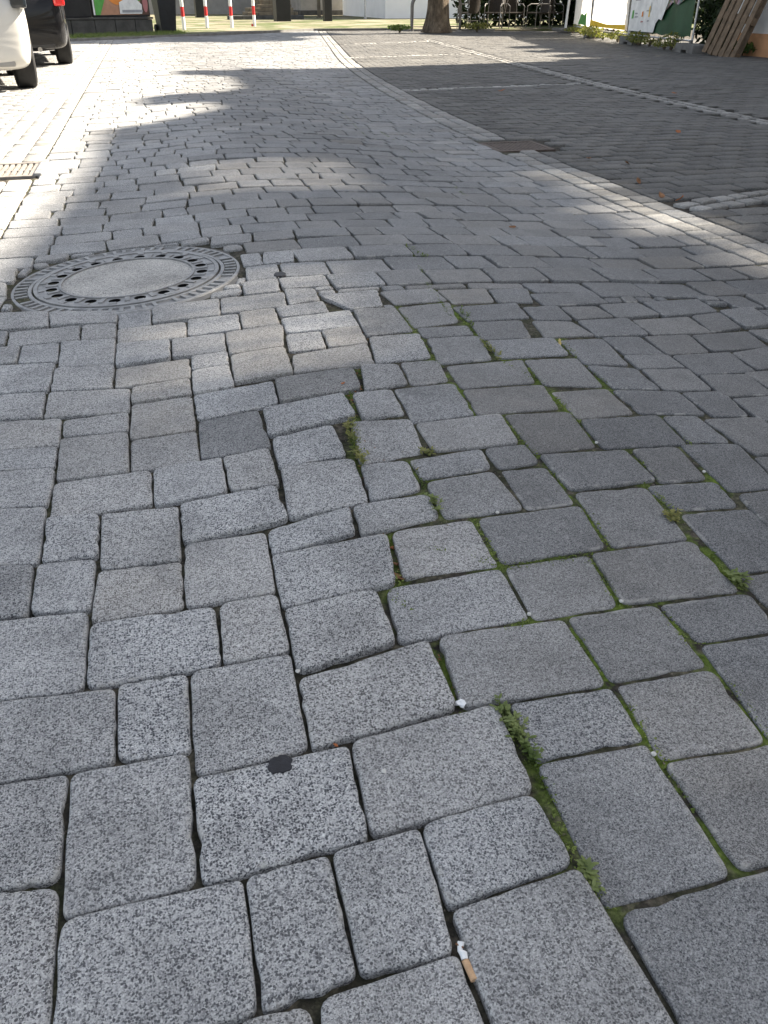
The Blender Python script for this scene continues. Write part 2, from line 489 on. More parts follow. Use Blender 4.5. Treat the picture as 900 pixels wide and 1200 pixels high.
def rounded(q, rad, jit, mids, seg):
    """quad with worn round corners and slightly uneven edges"""
    out = []; n = len(q)
    for i in range(n):
        a, b, c = q[i - 1], q[i], q[(i + 1) % n]
        la = math.hypot(a[0] - b[0], a[1] - b[1]); lc = math.hypot(c[0] - b[0], c[1] - b[1])
        r = min(rad * random.uniform(.6, 1.5), la * .35, lc * .35)
        p0 = (b[0] + (a[0] - b[0]) / la * r, b[1] + (a[1] - b[1]) / la * r); p1 = (b[0] + (c[0] - b[0]) / lc * r, b[1] + (c[1] - b[1]) / lc * r)
        for s in range(seg + 1):
            t = s / seg
            out.append(tuple((1 - t) ** 2 * p0[k] + 2 * t * (1 - t) * b[k] + t * t * p1[k] for k in (0, 1)))
        rb = min(rad, lc * .35)
        for s in range(mids):
            t = (rb + (lc - 2 * rb) * (s + 1) / (mids + 1)) / lc; j = random.gauss(0, jit)
            if jit and mids > 3 and random.random() < .07: j = random.uniform(.002, .0045)        # a knocked-out nick
            out.append((b[0] + (c[0] - b[0]) * t - (c[1] - b[1]) / lc * j, b[1] + (c[1] - b[1]) * t + (c[0] - b[0]) / lc * j))
    return out
def stone(poly, plane, depth, rings):
    """a stone from its outline: rings = [(inset, drop, edge value)] from the inside out"""
    vs = []; ed = []; fs = []; n = len(poly); z = plane
    ccx = sum(p[0] for p in poly) / n; ccy = sum(p[1] for p in poly) / n
    hx = max(abs(p[0] - ccx) for p in poly); hy = max(abs(p[1] - ccy) for p in poly)
    for d, dz, e in rings:
        kx, ky = max(.3, 1 - d / hx), max(.3, 1 - d / hy)
        pp = [(ccx + (p[0] - ccx) * kx, ccy + (p[1] - ccy) * ky) for p in poly] if d else poly
        for p in pp: vs.append((p[0], p[1], z(*p) - dz)); ed.append(e)
    for p in poly: vs.append((p[0], p[1], z(*p) - depth)); ed.append(1.0)
    fs.append(tuple(range(n)))
    for r in range(len(rings)):
        for j in range(n): fs.append((r * n + j, (r + 1) * n + j, (r + 1) * n + (j + 1) % n, r * n + (j + 1) % n))
    return vs, fs, ed
RING_HI = [(.011, .0, 0), (.0030, .0004, .4), (.0009, .0015, .75), (0, .004, .95)]
RING_MID = [(.0065, .0, .05), (.002, .0024, .75), (0, .007, .95)]
RING_LO = [(.005, .0, .2), (0, .006, .9)]
def plane_at(cx, cy, zf, tilt, lift):
    e = .06
    gx = (zf(cx + e, cy) - zf(cx - e, cy)) / (2 * e) + random.gauss(0, tilt); gy = (zf(cx, cy + e) - zf(cx, cy - e)) / (2 * e) + random.gauss(0, tilt)
    z0 = zf(cx, cy) + random.gauss(0, lift)
    return lambda x, y: z0 + gx * (x - cx) + gy * (y - cy)
def centre(p): return sum(a[0] for a in p) / len(p), sum(a[1] for a in p) / len(p)
def link_stone(name, parent, m, vs, fs, ed, tint):
    cx = sum(v[0] for v in vs) / len(vs); cy = sum(v[1] for v in vs) / len(vs); cz = max(v[2] for v in vs)
    me = bpy.data.meshes.new(name); me.from_pydata([(x - cx, y - cy, z - cz) for x, y, z in vs], [], fs); me.materials.append(m)
    me.polygons.foreach_set('use_smooth', [True] * len(me.polygons)); me.set_sharp_from_angle(angle=R(50))
    attr_f(me, 'edge', ed); attr_c(me, 'tint', [(*tint, random.random())] * len(vs))
    o = bpy.data.objects.new(name, me); COL.objects.link(o); o.location = (cx, cy, cz); o.parent = parent
    return o
def link_field(name, parent, m, items):
    V = []; Fc = []; E_ = []; T_ = []
    for vs, fs, ed, tint in items:
        n = len(V); V += vs; Fc += [tuple(i + n for i in f) for f in fs]; E_ += ed; T_ += [(*tint, random.random())] * len(vs)
    me = bpy.data.meshes.new(name); me.from_pydata(V, [], Fc); me.materials.append(m)
    attr_f(me, 'edge', E_); attr_c(me, 'tint', T_)
    o = bpy.data.objects.new(name, me); COL.objects.link(o); o.parent = parent; o['kind'] = 'stuff'
    return o
def in_view(x, y, marg=60):
    fx = x * math.sin(YAW) + y * math.cos(YAW); u = x * math.cos(YAW) - y * math.sin(YAW)
    d = fx * math.cos(PITCH) + CAM_H * math.sin(PITCH); v = fx * math.sin(PITCH) - CAM_H * math.cos(PITCH)
    if d <= .05: return 0
    px = 450 + 960 * u / d; py = 600 - 960 * v / d
    if not (-marg < px < 900 + marg and -20 < py < 1200 + marg): return 0
    return 1 / (d * d) * max(.02, CAM_H / math.hypot(x, y, CAM_H))
def road_tint(x, y):
    right = sm(-.1, .45, x - crack_x(y)) if y < 3 else .25 + .6 * sm(.0, .7, x) - .25 * sm(1.2, 2.0, x)
    b = .60 - .26 * right + random.gauss(0, .026); c = .85 - .6 * right + random.gauss(0, .07)
    br = max(0, random.gauss(.04, .06))
    r = random.random()
    if r < .05: b *= 1.18; br += .12
    elif r < .10: b *= .85
    return (max(.3, min(.8, b)), max(.2, min(1, c)), min(.5, br))

# traced stones: outlines read off the photograph, laid on the paving
quads = []
for ln in TRACED.strip().split('\n'):
    a = list(map(float, ln.split())); px = [(a[i], a[i + 1]) for i in range(0, 8, 2)]
    q = ccw([unproj(*p) for p in px]); cpx = (sum(p[0] for p in px) / 4, sum(p[1] for p in px) / 4)
    quads.append((q, cpx))
def cx0(q):
    c = centre(q); return c[0] - crack_x(c[1])
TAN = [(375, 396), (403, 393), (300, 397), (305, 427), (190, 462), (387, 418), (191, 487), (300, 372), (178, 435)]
DARKP = [(370, 451), (719, 604), (636, 625), (700, 551), (629, 570), (265, 506), (610, 537), (535, 441)]
road_objs = []
def edge_gap(qi, p, n):
    """clear distance from a point of one stone's edge to the next stone along n"""
    best = .03; px, py = p[0] - n[0] * .015, p[1] - n[1] * .015
    for qj, (q, _) in enumerate(quads):
        if qj == qi or abs(q[0][0] - p[0]) > .5 or abs(q[0][1] - p[1]) > .5: continue
        for i in range(4):
            a, b = q[i], q[(i + 1) % 4]; ex, ey = b[0] - a[0], b[1] - a[1]; den = n[0] * ey - n[1] * ex
            if abs(den) < 1e-9: continue
            t = ((a[0] - px) * ey - (a[1] - py) * ex) / den; u = ((a[0] - px) * n[1] - (a[1] - py) * n[0]) / den
            if t > 0 and 0 <= u <= 1: best = min(best, t - .015)
    return best
def settle(qi):
    """move each edge of a traced stone so that an even joint is left to its neighbours"""
    q = quads[qi][0]; right = cx0(q) > 0; tgt = .0052 if right else .0032; lines = []
    for i in range(4):
        a, b = q[i], q[(i + 1) % 4]; L = math.dist(a, b); n = ((b[1] - a[1]) / L, -(b[0] - a[0]) / L)
        g_ = sorted(edge_gap(qi, (a[0] + (b[0] - a[0]) * t, a[1] + (b[1] - a[1]) * t), n) for t in (.12, .31, .5, .69, .88))
        gap = (g_[0] + g_[1]) / 2
        d = max(-.006, min(.0052 if right else .0035, (gap - tgt) / 2))
        lines.append(((a[0] + n[0] * d, a[1] + n[1] * d), (b[0] - a[0], b[1] - a[1])))
    out = []
    for i in range(4):
        (p, r), (p2, r2) = lines[i - 1], lines[i]; den = r[0] * r2[1] - r[1] * r2[0]
        t = ((p2[0] - p[0]) * r2[1] - (p2[1] - p[1]) * r2[0]) / den; out.append((p[0] + r[0] * t, p[1] + r[1] * t))
    return out
settled = [settle(i) for i in range(len(quads))]
for q2, (_, (cxp, cyp)) in zip(settled, quads):
    p = rounded(q2, .013, .0007, 5, 4)
    cx, cy = centre(q2)
    pl = plane_at(cx, cy, hf, .009 if cx < .5 else .006, .0015 if cx < .5 else .0010)
    t = list(road_tint(cx, cy))
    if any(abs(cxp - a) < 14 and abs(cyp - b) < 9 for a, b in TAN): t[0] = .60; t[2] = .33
    if any(abs(cxp - a) < 16 and abs(cyp - b) < 12 for a, b in DARKP): t[0] = .38
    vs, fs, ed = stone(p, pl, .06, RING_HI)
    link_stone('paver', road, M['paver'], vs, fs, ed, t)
n_obj = len(quads)

# stones the trace does not reach, in the same courses
MH = unproj(150, 324.5); MH_R = .376
def sat(a, b):
    for P in (a, b):
        n = len(P)
        for i in range(n):
            nx = -(P[(i + 1) % n][1] - P[i][1]); ny = P[(i + 1) % n][0] - P[i][0]
            pa = [nx * x + ny * y for x, y in a]; pb = [nx * x + ny * y for x, y in b]
            if max(pa) <= min(pb) or max(pb) <= min(pa): return False
    return True
TB = [(q, min(p[0] for p in q), max(p[0] for p in q), min(p[1] for p in q), max(p[1] for p in q)) for q, _ in quads]
OBST = []      # other convex obstacles in plan (grates)
CIRC = [tuple(math.cos(2 * math.pi * i / 28) * (MH_R + .004) + MH[0] if k == 0 else math.sin(2 * math.pi * i / 28) * (MH_R + .004) + MH[1] for k in (0, 1)) for i in range(28)]
TB.append((CIRC, MH[0] - MH_R, MH[0] + MH_R, MH[1] - MH_R, MH[1] + MH_R))
def grate_quad(px): return ccw([unproj(*p) for p in px])
_g = unproj(604, 170); GR_R = (_g[0] - .21, _g[1] - .21, _g[0] + .21, _g[1] + .21); GR_L = (-1.12, 4.98, -.63, 5.45)
for g_ in (GR_R, GR_L):
    q = [(g_[0], g_[1]), (g_[2], g_[1]), (g_[2], g_[3]), (g_[0], g_[3])]
    OBST.append((q, g_[0], g_[2], g_[1], g_[3]))
TB += OBST
def hits(r):
    x0, y0, x1, y1 = r; q = [(x0, y0), (x1, y0), (x1, y1), (x0, y1)]
    for p, a, b, c, d in TB:
        if x1 > a and x0 < b and y1 > c and y0 < d and sat(q, p): return True
    return False
def fit(r, minw=.035):
    """shrink a course stone from one or two sides until it is clear of its neighbours"""
    if not hits(r): return r
    best = None
    x0, y0, x1, y1 = r; W, H_ = x1 - x0, y1 - y0
    for fx0, fx1, fy0, fy1 in ((1,0,0,0),(0,1,0,0),(0,0,1,0),(0,0,0,1),(1,0,1,0),(1,0,0,1),(0,1,1,0),(0,1,0,1)):
        for s in range(1, 16):
            t = s / 16; rr = (x0 + fx0 * t * W, y0 + fy0 * t * H_, x1 - fx1 * t * W, y1 - fy1 * t * H_)
            if min(rr[2] - rr[0], rr[3] - rr[1]) < minw: break
            if not hits(rr):
                a = (rr[2] - rr[0]) * (rr[3] - rr[1])
                if best is None or a > best[0]: best = (a, rr)
                break
    return best[1] if best else None
cand = []
y = -1.1; row = 0
while y < 30.5:
    dep = random.choice([.148, .155, .16, .165]); x = LEFT1 + .004
    ph = random.random() * 6
    while x < xl(y) - .02:
        wd = random.choice([.115, .16, .16, .205, .205, .22]) + random.gauss(0, .005)
        x1 = min(x + wd, xl(y) - .006)
        if xl(y) - .006 - x1 < .05: x1 = xl(y) - .006
        wob = .008 * math.sin(x * 2.1 + ph)
        gp = .0035 if random.random() < .6 else random.uniform(.004, .007)
        rr = (x + .003, y + .003 + wob, x1 - gp, y + dep - .003 + wob)
        if y < 6 or True:
            r2 = fit(rr) if y < 6.2 else rr
            if r2 and r2[2] - r2[0] > .03: cand.append(r2)
            if r2 and r2 != rr:                       # fill what is left of the course with a cut piece
                for alt in ((rr[0], rr[1], r2[0] - .008, rr[3]), (r2[2] + .008, rr[1], rr[2], rr[3]), (rr[0], r2[3] + .008, rr[2], rr[3]), (rr[0], rr[1], rr[2], r2[1] - .008)):
                    if min(alt[2] - alt[0], alt[3] - alt[1]) > .028:
                        a2 = fit(alt, .026)
                        if a2 and not any(a2[0] < c[2] and a2[2] > c[0] and a2[1] < c[3] and a2[3] > c[1] for c in cand[-60:]): cand.append(a2)
        x = x1
    y += dep; row += 1
# cut pieces in whatever pockets are left beside the traced stones, the cover and the grates
def clash(r, near): return any(r[0] < c[2] and r[2] > c[0] and r[1] < c[3] and r[3] > c[1] for c in near) or hits(r)
near_c = [c for c in cand if c[1] < 6]
for gy in np.arange(-.4, 3.6, .035):
    for gx in np.arange(LEFT1 + .03, 2.08, .035):
        loc_ = [c for c in near_c if abs(c[0] - gx) < .45 and abs(c[1] - gy) < .4]
        r = [gx - .013, gy - .013, gx + .013, gy + .013]
        if clash(r, loc_): continue
        live = [True] * 4
        while any(live):
            for k_, (d0, lim) in enumerate(((-1, .2), (-1, .15), (1, .2), (1, .15))):
                if not live[k_]: continue
                t_ = list(r); t_[k_] += d0 * .006
                if t_[2] - t_[0] > .2 or t_[3] - t_[1] > .155 or t_[0] < LEFT1 + .004 or t_[2] > 2.124: live[k_] = False; continue
                if clash([t_[0] - .004, t_[1] - .004, t_[2] + .004, t_[3] + .004], loc_): live[k_] = False
                else: r = t_
        if min(r[2] - r[0], r[3] - r[1]) > .03: cand.append(tuple(r)); near_c.append(tuple(r))
scored = []
for r in cand:
    cx, cy = (r[0] + r[2]) / 2, (r[1] + r[3]) / 2
    scored.append((in_view(cx, cy) * (r[2] - r[0]) * (r[3] - r[1]), r))
scored.sort(key=lambda a: -a[0])
field = []; N_IND = 298 - n_obj
for i, (s, r) in enumerate(scored):
    cx, cy = (r[0] + r[2]) / 2, (r[1] + r[3]) / 2
    sk = random.gauss(0, .004); s2 = random.gauss(0, .003)
    q = [(r[0] + sk, r[1] + s2), (r[2] + sk, r[1] - s2), (r[2] - sk, r[3] - s2), (r[0] - sk, r[3] + s2)]
    pl = plane_at(cx, cy, hf, .010, .0018)
    t = road_tint(cx, cy)
    if i < N_IND and s > 0:
        vs, fs, ed = stone(rounded(q, .015, .0016, 2, 3), pl, .06, RING_HI); link_stone('paver', road, M['paver'], vs, fs, ed, t)
    elif cy < 9:
        vs, fs, ed = stone(rounded(q, .014, .0015, 1, 2), pl, .05, RING_MID); field.append((vs, fs, ed, t))
    else:
        vs, fs, ed = stone(rounded(q, .012, 0, 0, 1), pl, .04, RING_LO); field.append((vs, fs, ed, t))
link_field('paver_field', road, M['paver'], field)

# gutter strips, parking area, parking lane
def lay(parent, name, m, rects, zf, tintf, n_ind, tilt=.01, lift=.002, hi=5.0):
    sc = sorted(((in_view((r[0] + r[2]) / 2, (r[1] + r[3]) / 2, 20) * (r[2] - r[0]) * (r[3] - r[1]), i) for i, r in enumerate(rects)), reverse=True)
    fld = []
    for k, (s, i) in enumerate(sc):
        r = rects[i]; cx, cy = (r[0] + r[2]) / 2, (r[1] + r[3]) / 2
        sh = r[4] if len(r) > 4 else 0                        # shear of the course (strips that curve, lines laid at an angle)
        q = [(r[0], r[1]), (r[2], r[1] + (r[2] - r[0]) * 0), (r[2] + sh, r[3]), (r[0] + sh, r[3])]
        if len(r) > 5: q = r[5]
        pl = plane_at(cx, cy, zf, tilt, lift); t = tintf(cx, cy)
        near = cy < hi
        vs, fs, ed = stone(rounded(q, .010, .001, 1 if near else 0, 2 if near else 1), pl, .04, RING_MID if near else RING_LO)
        if k < n_ind and s > 0: link_stone(name, parent, m, vs, fs, ed, t)
        else: fld.append((vs, fs, ed, t))
    if fld: link_field(name + '_field', parent, m, fld)
def free(r): return not any(r[2] > a and r[0] < b and r[3] > c and r[1] < d for _, a, b, c, d in OBST)
def pale_tint(x, y): return (.36 + random.gauss(0, .06), .6, max(0, random.gauss(.12, .1)))
rects = []
for k in range(2):
    y = -1.1
    while y < 28.8:
        ln = random.uniform(.13, .2); x0 = xl(y + ln / 2) + k * .115 + .004; sh = xl(y + ln) - xl(y)
        r = (x0 - sh / 2, y + .005, x0 - sh / 2 + .106, y + ln - .005, sh)
        if free(r): rects.append(r)
        y += ln
lay(strip_r, 'sett', M['pale_sett'], rects, hf, lambda x, y: (.275 + random.gauss(0, .045), .6, max(0, random.gauss(.08, .07))), 90)
rects = []
for k in range(3):
    y = -1.1
    while y < 26:
        ln = random.uniform(.12, .17); r = (LEFT0 + k * .126 + .005, y + .005, LEFT0 + k * .126 + .121, y + ln - .005)
        if free(r): rects.append(r)
        y += ln
lay(strip_l, 'sett', M['pale_sett'], rects, hf, pale_tint, 90)
# lines of pale setts that mark the bays
LINES = [((4.78, 5.6), (5.0, 9.0), 2), ((5.0, 9.0), (5.46, 13.4), 2), ((5.46, 13.4), (6.75, 22.2), 2), ((2.42, 3.62), (4.74, 4.30), 2), ((2.66, 9.62), (4.85, 9.9), 1), ((3.3, 15.35), (5.6, 15.88), 1), ((4.2, 20.0), (6.5, 21.2), 1)]
def line_d(p): return min(seg_d(p, a, b) - .055 * n for a, b, n in LINES)
def line_d2(p): return any(n == 2 and seg_d(p, a, b) < .12 for a, b, n in LINES)
def lot_tint(x, y): return (.5 + random.gauss(0, .05), .55, max(0, random.gauss(.02, .03)))
rects = []; y = -1.1; row = 0
while y < 29:
    x = xl(y) + .235 - (row % 2) * .1; x0s = xl(y + .12) + .236
    while x < (11.5 if y < 14 else 13):
        a = max(x + .003, x0s); b = x + .2 - .003
        r = (a, y + .003 + random.gauss(0, .001), b, y + .137)
        if b - a > .04 and free(r) and line_d(((a + b) / 2, y + .07)) > .03 and in_view(x, y, 350): rects.append(r)
        x += .2
    y += .14; row += 1
lay(lot, 'paver', M['lot_paver'], rects, lotz, lot_tint, 150, .008, .0015, 4.5)
rects = []
for a, b, n in LINES:
    L = math.dist(a, b); ux, uy = (b[0] - a[0]) / L, (b[1] - a[1]) / L
    for k in range(n):
        s = 0; off = (k - (n - 1) / 2) * .105
        while s < L:
            ln = random.uniform(.08, .13)
            q = [(a[0] + ux * (s + ds) - uy * (off + dn), a[1] + uy * (s + ds) + ux * (off + dn)) for ds, dn in ((.007 + random.uniform(0, .01), -.036 + random.gauss(0, .004)), (ln - .006, -.036 + random.gauss(0, .004)), (ln - .006, .034 + random.gauss(0, .004)), (.007, .034 + random.gauss(0, .004)))]
            q = ccw(q); c = centre(q); rects.append((c[0] - ln / 2, c[1] - .05, c[0] + ln / 2, c[1] + .05, 0, q)); s += ln
lay(lot, 'line_sett', M['pale_sett'], rects, lotz, lambda x, y: ((.28 if line_d2((x, y)) else .46) + random.gauss(0, .06), .6, .15), 120, .01, .002, 5)
def lane_tint(x, y): return (.5 + random.gauss(0, .05), .5, max(0, random.gauss(.1, .06)))
rects = []; y = 3.5; row = 0
while y < 24:
    x = -3.6 + (row % 2) * .1
    while x < LEFT0 - .01:
        r = (x + .003, y + .003, min(x + .2, LEFT0) - .003, y + .147)
        if r[2] - r[0] > .04 and free(r) and in_view(x, y, 150): rects.append(r)
        x += .2
    y += .15; row += 1
lay(lane, 'paver', M['paver'], rects, hf, lane_tint, 60)

# ------------------------------------------------------------------ more materials
M['plaster'] = simple('white_plaster', (.72, .71, .68), .9, .2, 0, .08, 1.5, .15)
M['plinth'] = simple('orange_plinth_paint', (.62, .33, .17), .85, .2, 0, .18, 5, .2)
M['roof'] = simple('roof_tile', (.22, .09, .06), .8, .2, 0, .3, 4)
M['glass'] = simple('dark_glass', (.02, .025, .03), .08, .6, 0, .2, 3)
M['white'] = simple('white_wall_paint', (.86, .85, .82), .9, .2, 0, .05, 1.2)
M['grey'] = simple('grey_render', (.30, .29, .27), .9, .2, 0, .2, 1.5)
M['stonebase'] = simple('dark_stone_block', (.075, .073, .068), .85, .25, 0, .35, 4, .3)
M['blackpaint'] = simple('black_paint', (.015, .015, .016), .45, .4, 0, .3, 5)
M['binplastic'] = simple('black_bin_plastic', (.02, .021, .023), .5, .4, 0, .3, 8)
M['steel'] = simple('galvanised_steel', (.50, .50, .50), .42, .5, .7, .2, 20)
M['red'] = simple('red_reflective_paint', (.55, .03, .03), .45, .4, 0, .15, 8)
M['whitepaint'] = simple('white_post_paint', (.82, .82, .80), .5, .4, 0, .08, 8)
M['tanstone'] = simple('tan_sandstone', (.15, .125, .09), .9, .2, 0, .35, 3, .4)
M['wood'] = simple('weathered_wood', (.17, .125, .085), .85, .2, 0, .35, 9, .3)
M['concrete'] = simple('fence_foot_concrete', (.17, .165, .155), .9, .2, 0, .3, 8, .3)
M['darksteel'] = simple('dull_chair_tube', (.16, .15, .14), .5, .4, .5, .2, 20)
M['rubber'] = simple('tyre_rubber', (.022, .022, .022), .75, .3, 0, .3, 20)
M['rattan'] = simple('dark_rattan', (.035, .028, .022), .7, .3, 0, .4, 40, .3)
M['blackplastic'] = simple('black_plastic_trim', (.03, .03, .031), .55, .4, 0, .25, 10)
M['chrome'] = simple('exhaust_steel', (.35, .34, .32), .35, .5, .8, .3, 20)
M['underbody'] = simple('rusty_underbody', (.10, .05, .03), .8, .2, 0, .5, 10)
M['blackcar'] = simple('black_car_paint', (.01, .01, .011), .1, .3, 0, .15, 3)
M['whitecar'] = simple('pearl_white_car_paint', (.60, .58, .53), .22, .6, 0, .04, 2)
M['redlamp'] = simple('red_lamp_plastic', (.6, .015, .015), .15, .6, 0, .2, 5)
M['rim'] = simple('alloy_rim', (.45, .45, .46), .35, .5, .8, .1, 8)
M['verge'] = None

def leafmat(name, a, b, trans=.25):
    m, t, bs = mat(name, .6, .25); k = NB(t)
    pos = k.n('NewGeometry').outputs['Position']
    c = k.ramp(k.noise(pos, 9, 3, .7), [(.35, a), (.65, b)]); k.l(c, bs.inputs['Base Color'])
    tr = k.n('BsdfTranslucent'); k.l(k.mix(1.0, c, (1.3, 1.35, .6) if not name.startswith('trans') else (1.0, .97, .9), 'MULTIPLY'), tr.inputs['Color'])
    mx = k.n('MixShader'); mx.inputs[0].default_value = trans
    k.l(bs.outputs[0], mx.inputs[1]); k.l(tr.outputs[0], mx.inputs[2])
    k.l(mx.outputs[0], t.nodes['Material Output'].inputs['Surface'])
    return m
M['leaf'] = leafmat('tree_leaf', (.035, .07, .015), (.08, .13, .03))
M['weed'] = leafmat('weed_leaf', (.08, .13, .03), (.24, .28, .11), .3)
M['drygrass'] = leafmat('dry_grass', (.10, .13, .03), (.30, .28, .10), .3)
M['hedge'] = leafmat('dark_hedge_leaf', (.012, .022, .008), (.03, .05, .015), .15)
M['moss'] = leafmat('joint_moss', (.07, .11, .018), (.22, .27, .07), .15)
M['bark'] = None
def bark():
    m, t, b = mat('tree_bark', .9, .2); k = NB(t); pos = k.n('NewGeometry').outputs['Position']
    mp = k.n('Mapping'); mp.inputs['Scale'].default_value = (1, 1, .28); k.l(pos, mp.inputs['Vector'])
    n = k.noise(mp.outputs[0], 13, 7, .75); n2 = k.noise(pos, 3, 4, .6)
    f = k.math('ADD', k.math('MULTIPLY', n2, .4), k.math('MULTIPLY', n, .6))
    k.l(k.ramp(f, [(.36, (.035, .028, .02)), (.5, (.13, .10, .07)), (.64, (.26, .21, .15))]), b.inputs['Base Color'])
    k.l(k.bump(n, 1.0, .06), b.inputs['Normal']); return m
M['bark'] = bark()
def vergemat():
    m, t, b = mat('grassy_sand', .95, .1); k = NB(t); pos = k.n('NewGeometry').outputs['Position']
    f = k.noise(pos, .55, 5, .65); g = k.noise(pos, 5, 5, .7)
    c = k.mix(k.ramp(f, [(.42, 0.0), (.58, 1.0)]), k.ramp(g, [(.3, (.16, .14, .10)), (.7, (.27, .24, .18))]), k.ramp(g, [(.3, (.035, .055, .018)), (.7, (.10, .12, .045))]))
    k.l(c, b.inputs['Base Color']); return m
M['verge'] = vergemat()

# ------------------------------------------------------------------ beyond the paving
vp = [(-60, 22.6), (-1.6, 22.7), (.2, 24.0), (2.2, 26.3), (5.2, 29.3), (7.6, 29.3), (8.0, 28.0), (10.6, 27.6), (10.9, 27.4), (60, 27.4), (60, 400), (-60, 400)]
mb = MB(); mb.prism(vp, 'z', -.15, .035)
vg = mb.build('verge', M['verge']); vg['kind'] = 'structure'
mb = MB()
for a, b in zip(vp[1:7], vp[2:8]): mb.bar((*a, -.02), (*b, -.02), .12, .13)
kb = mb.build('kerb', M['concrete']); kb['kind'] = 'structure'

def leaf_quads(mb, n, fn, size, flat=.0):
    for _ in range(n):
        p = Vector(fn()); s = size * random.uniform(.6, 1.4)
        a = Vector((random.gauss(0, 1), random.gauss(0, 1), random.gauss(0, 1) * (1 - flat))).normalized()
        b = a.cross(Vector((random.gauss(0, 1), random.gauss(0, 1), random.gauss(0, 1)))).normalized()
        mb.add([p - a * s, p + b * s * .45, p + a * s, p - b * s * .45], [(0, 1, 2, 3)])
def blob(cs):
    def f():
        c, r = random.choice(cs)
        while True:
            v = Vector((random.uniform(-1, 1), random.uniform(-1, 1), random.uniform(-1, 1)))
            if .25 < v.length < 1: break
        return Vector(c) + Vector((v.x * r[0], v.y * r[1], v.z * r[2]))
    return f

# ------------------------------------------------------------------ shading building on the right
HR = 9.0
bl = empty('building', (10.08, 14.68, 0), 0, 'white plastered building with orange plinth beside the leaning pallet', 'building')
bo = Vector((10.08, 14.68, 0))
def W(mb, name, m, parent=bl, smooth=False):
    o = mb.build(name, m, parent, smooth)
    o.data.transform(Matrix.Translation(-bo)); return o
W(MB().box(10.10, -14, .32, 19, 14.66, 3.3), 'wall', M['plaster'])
W(MB().box(10.075, -14.02, -.1, 19.02, 14.685, .318), 'plinth', M['plinth'])
W(MB().prism([(10.09, -14), (10.09, 1.6), (13.0, 1.6), (13.0, 8.8), (11.0, 9.6), (11.4, 11.0), (11.6, 14.6), (19, 14.6), (19, -14)], 'z', 3.3, HR), 'upper_wall', M['plaster'])  # middle set back so sun through the added roof slots gets past
rp = [(9.2, -14.4), (9.38, 3.0), (9.58, 5.2), (9.75, 6.6), (9.84, 8.8), (10.3, 9.1), (10.7, 9.6), (10.65, 10.05), (10.08, 10.2), (10.08, 11.0), (10.8, 11.15), (11.12, 11.7), (11.15, 13.3), (10.52, 13.7), (10.5, 14.3), (11.4, 14.55), (11.42, 14.9), (19.4, 14.9), (19.4, -14.4)]
rf = W(MB().prism(rp, 'z', HR, HR + .03), 'roof', M['roof'])
# slots added to the unseen roof edge, to throw soft sun patches on the road
off = (HR / math.tan(SUN_EL) * math.sin(SUN_AZ), HR / math.tan(SUN_EL) * math.cos(SUN_AZ)); cut = MB()
for x0, x1, y0, y1, wd in ((-.06, .50, 1.96, 2.66, .020), (.10, 1.05, 4.2, 4.9, .026), (2.02, 2.42, 3.2, 3.7, .05), (2.1, 2.38, 2.5, 3.1, .034), (2.1, 2.38, 3.8, 4.7, .032), (.50, .68, .50, .70, .012)):
    yy = y0
    while yy < y1:
        j0, j1 = random.uniform(-.08, .08), random.uniform(-.08, .08)
        cut.box(x0 + j0 + off[0] - bo.x, yy + off[1] - bo.y, HR - .1, x1 + j1 + off[0] - bo.x, yy + wd + off[1] - bo.y, HR + .2); yy += .115
ct = cut.build('cut', M['roof']); ct.location = bl.location
md = rf.modifiers.new('slots', 'BOOLEAN'); md.object = ct; md.operation = 'DIFFERENCE'; md.solver = 'EXACT'
bpy.context.view_layer.update()
me_ = bpy.data.meshes.new_from_object(rf.evaluated_get(bpy.context.evaluated_depsgraph_get())); rf.modifiers.clear(); rf.data = me_; bpy.data.objects.remove(ct)
for i in range(7):
    y0 = -12 + i * 3.6
    f = W(MB().bbox(10.03, y0, 1.0, 10.12, y0 + 1.3, 2.5, .01), 'window', M['whitepaint'])
    W(MB().box(10.02, y0 + .08, 1.08, 10.035, y0 + 1.22, 2.42), 'pane', M['glass'], f)
for i in range(4):
    y0 = -12 + i * 3.4
    for z0 in (4.2, 6.8):
        f = W(MB().bbox(10.0, y0, z0, 10.08, y0 + 1.2, z0 + 1.5, .01), 'window', M['whitepaint'])
        W(MB().box(9.99, y0 + .08, z0 + .08, 10.005, y0 + 1.12, z0 + 1.42), 'pane', M['glass'], f)

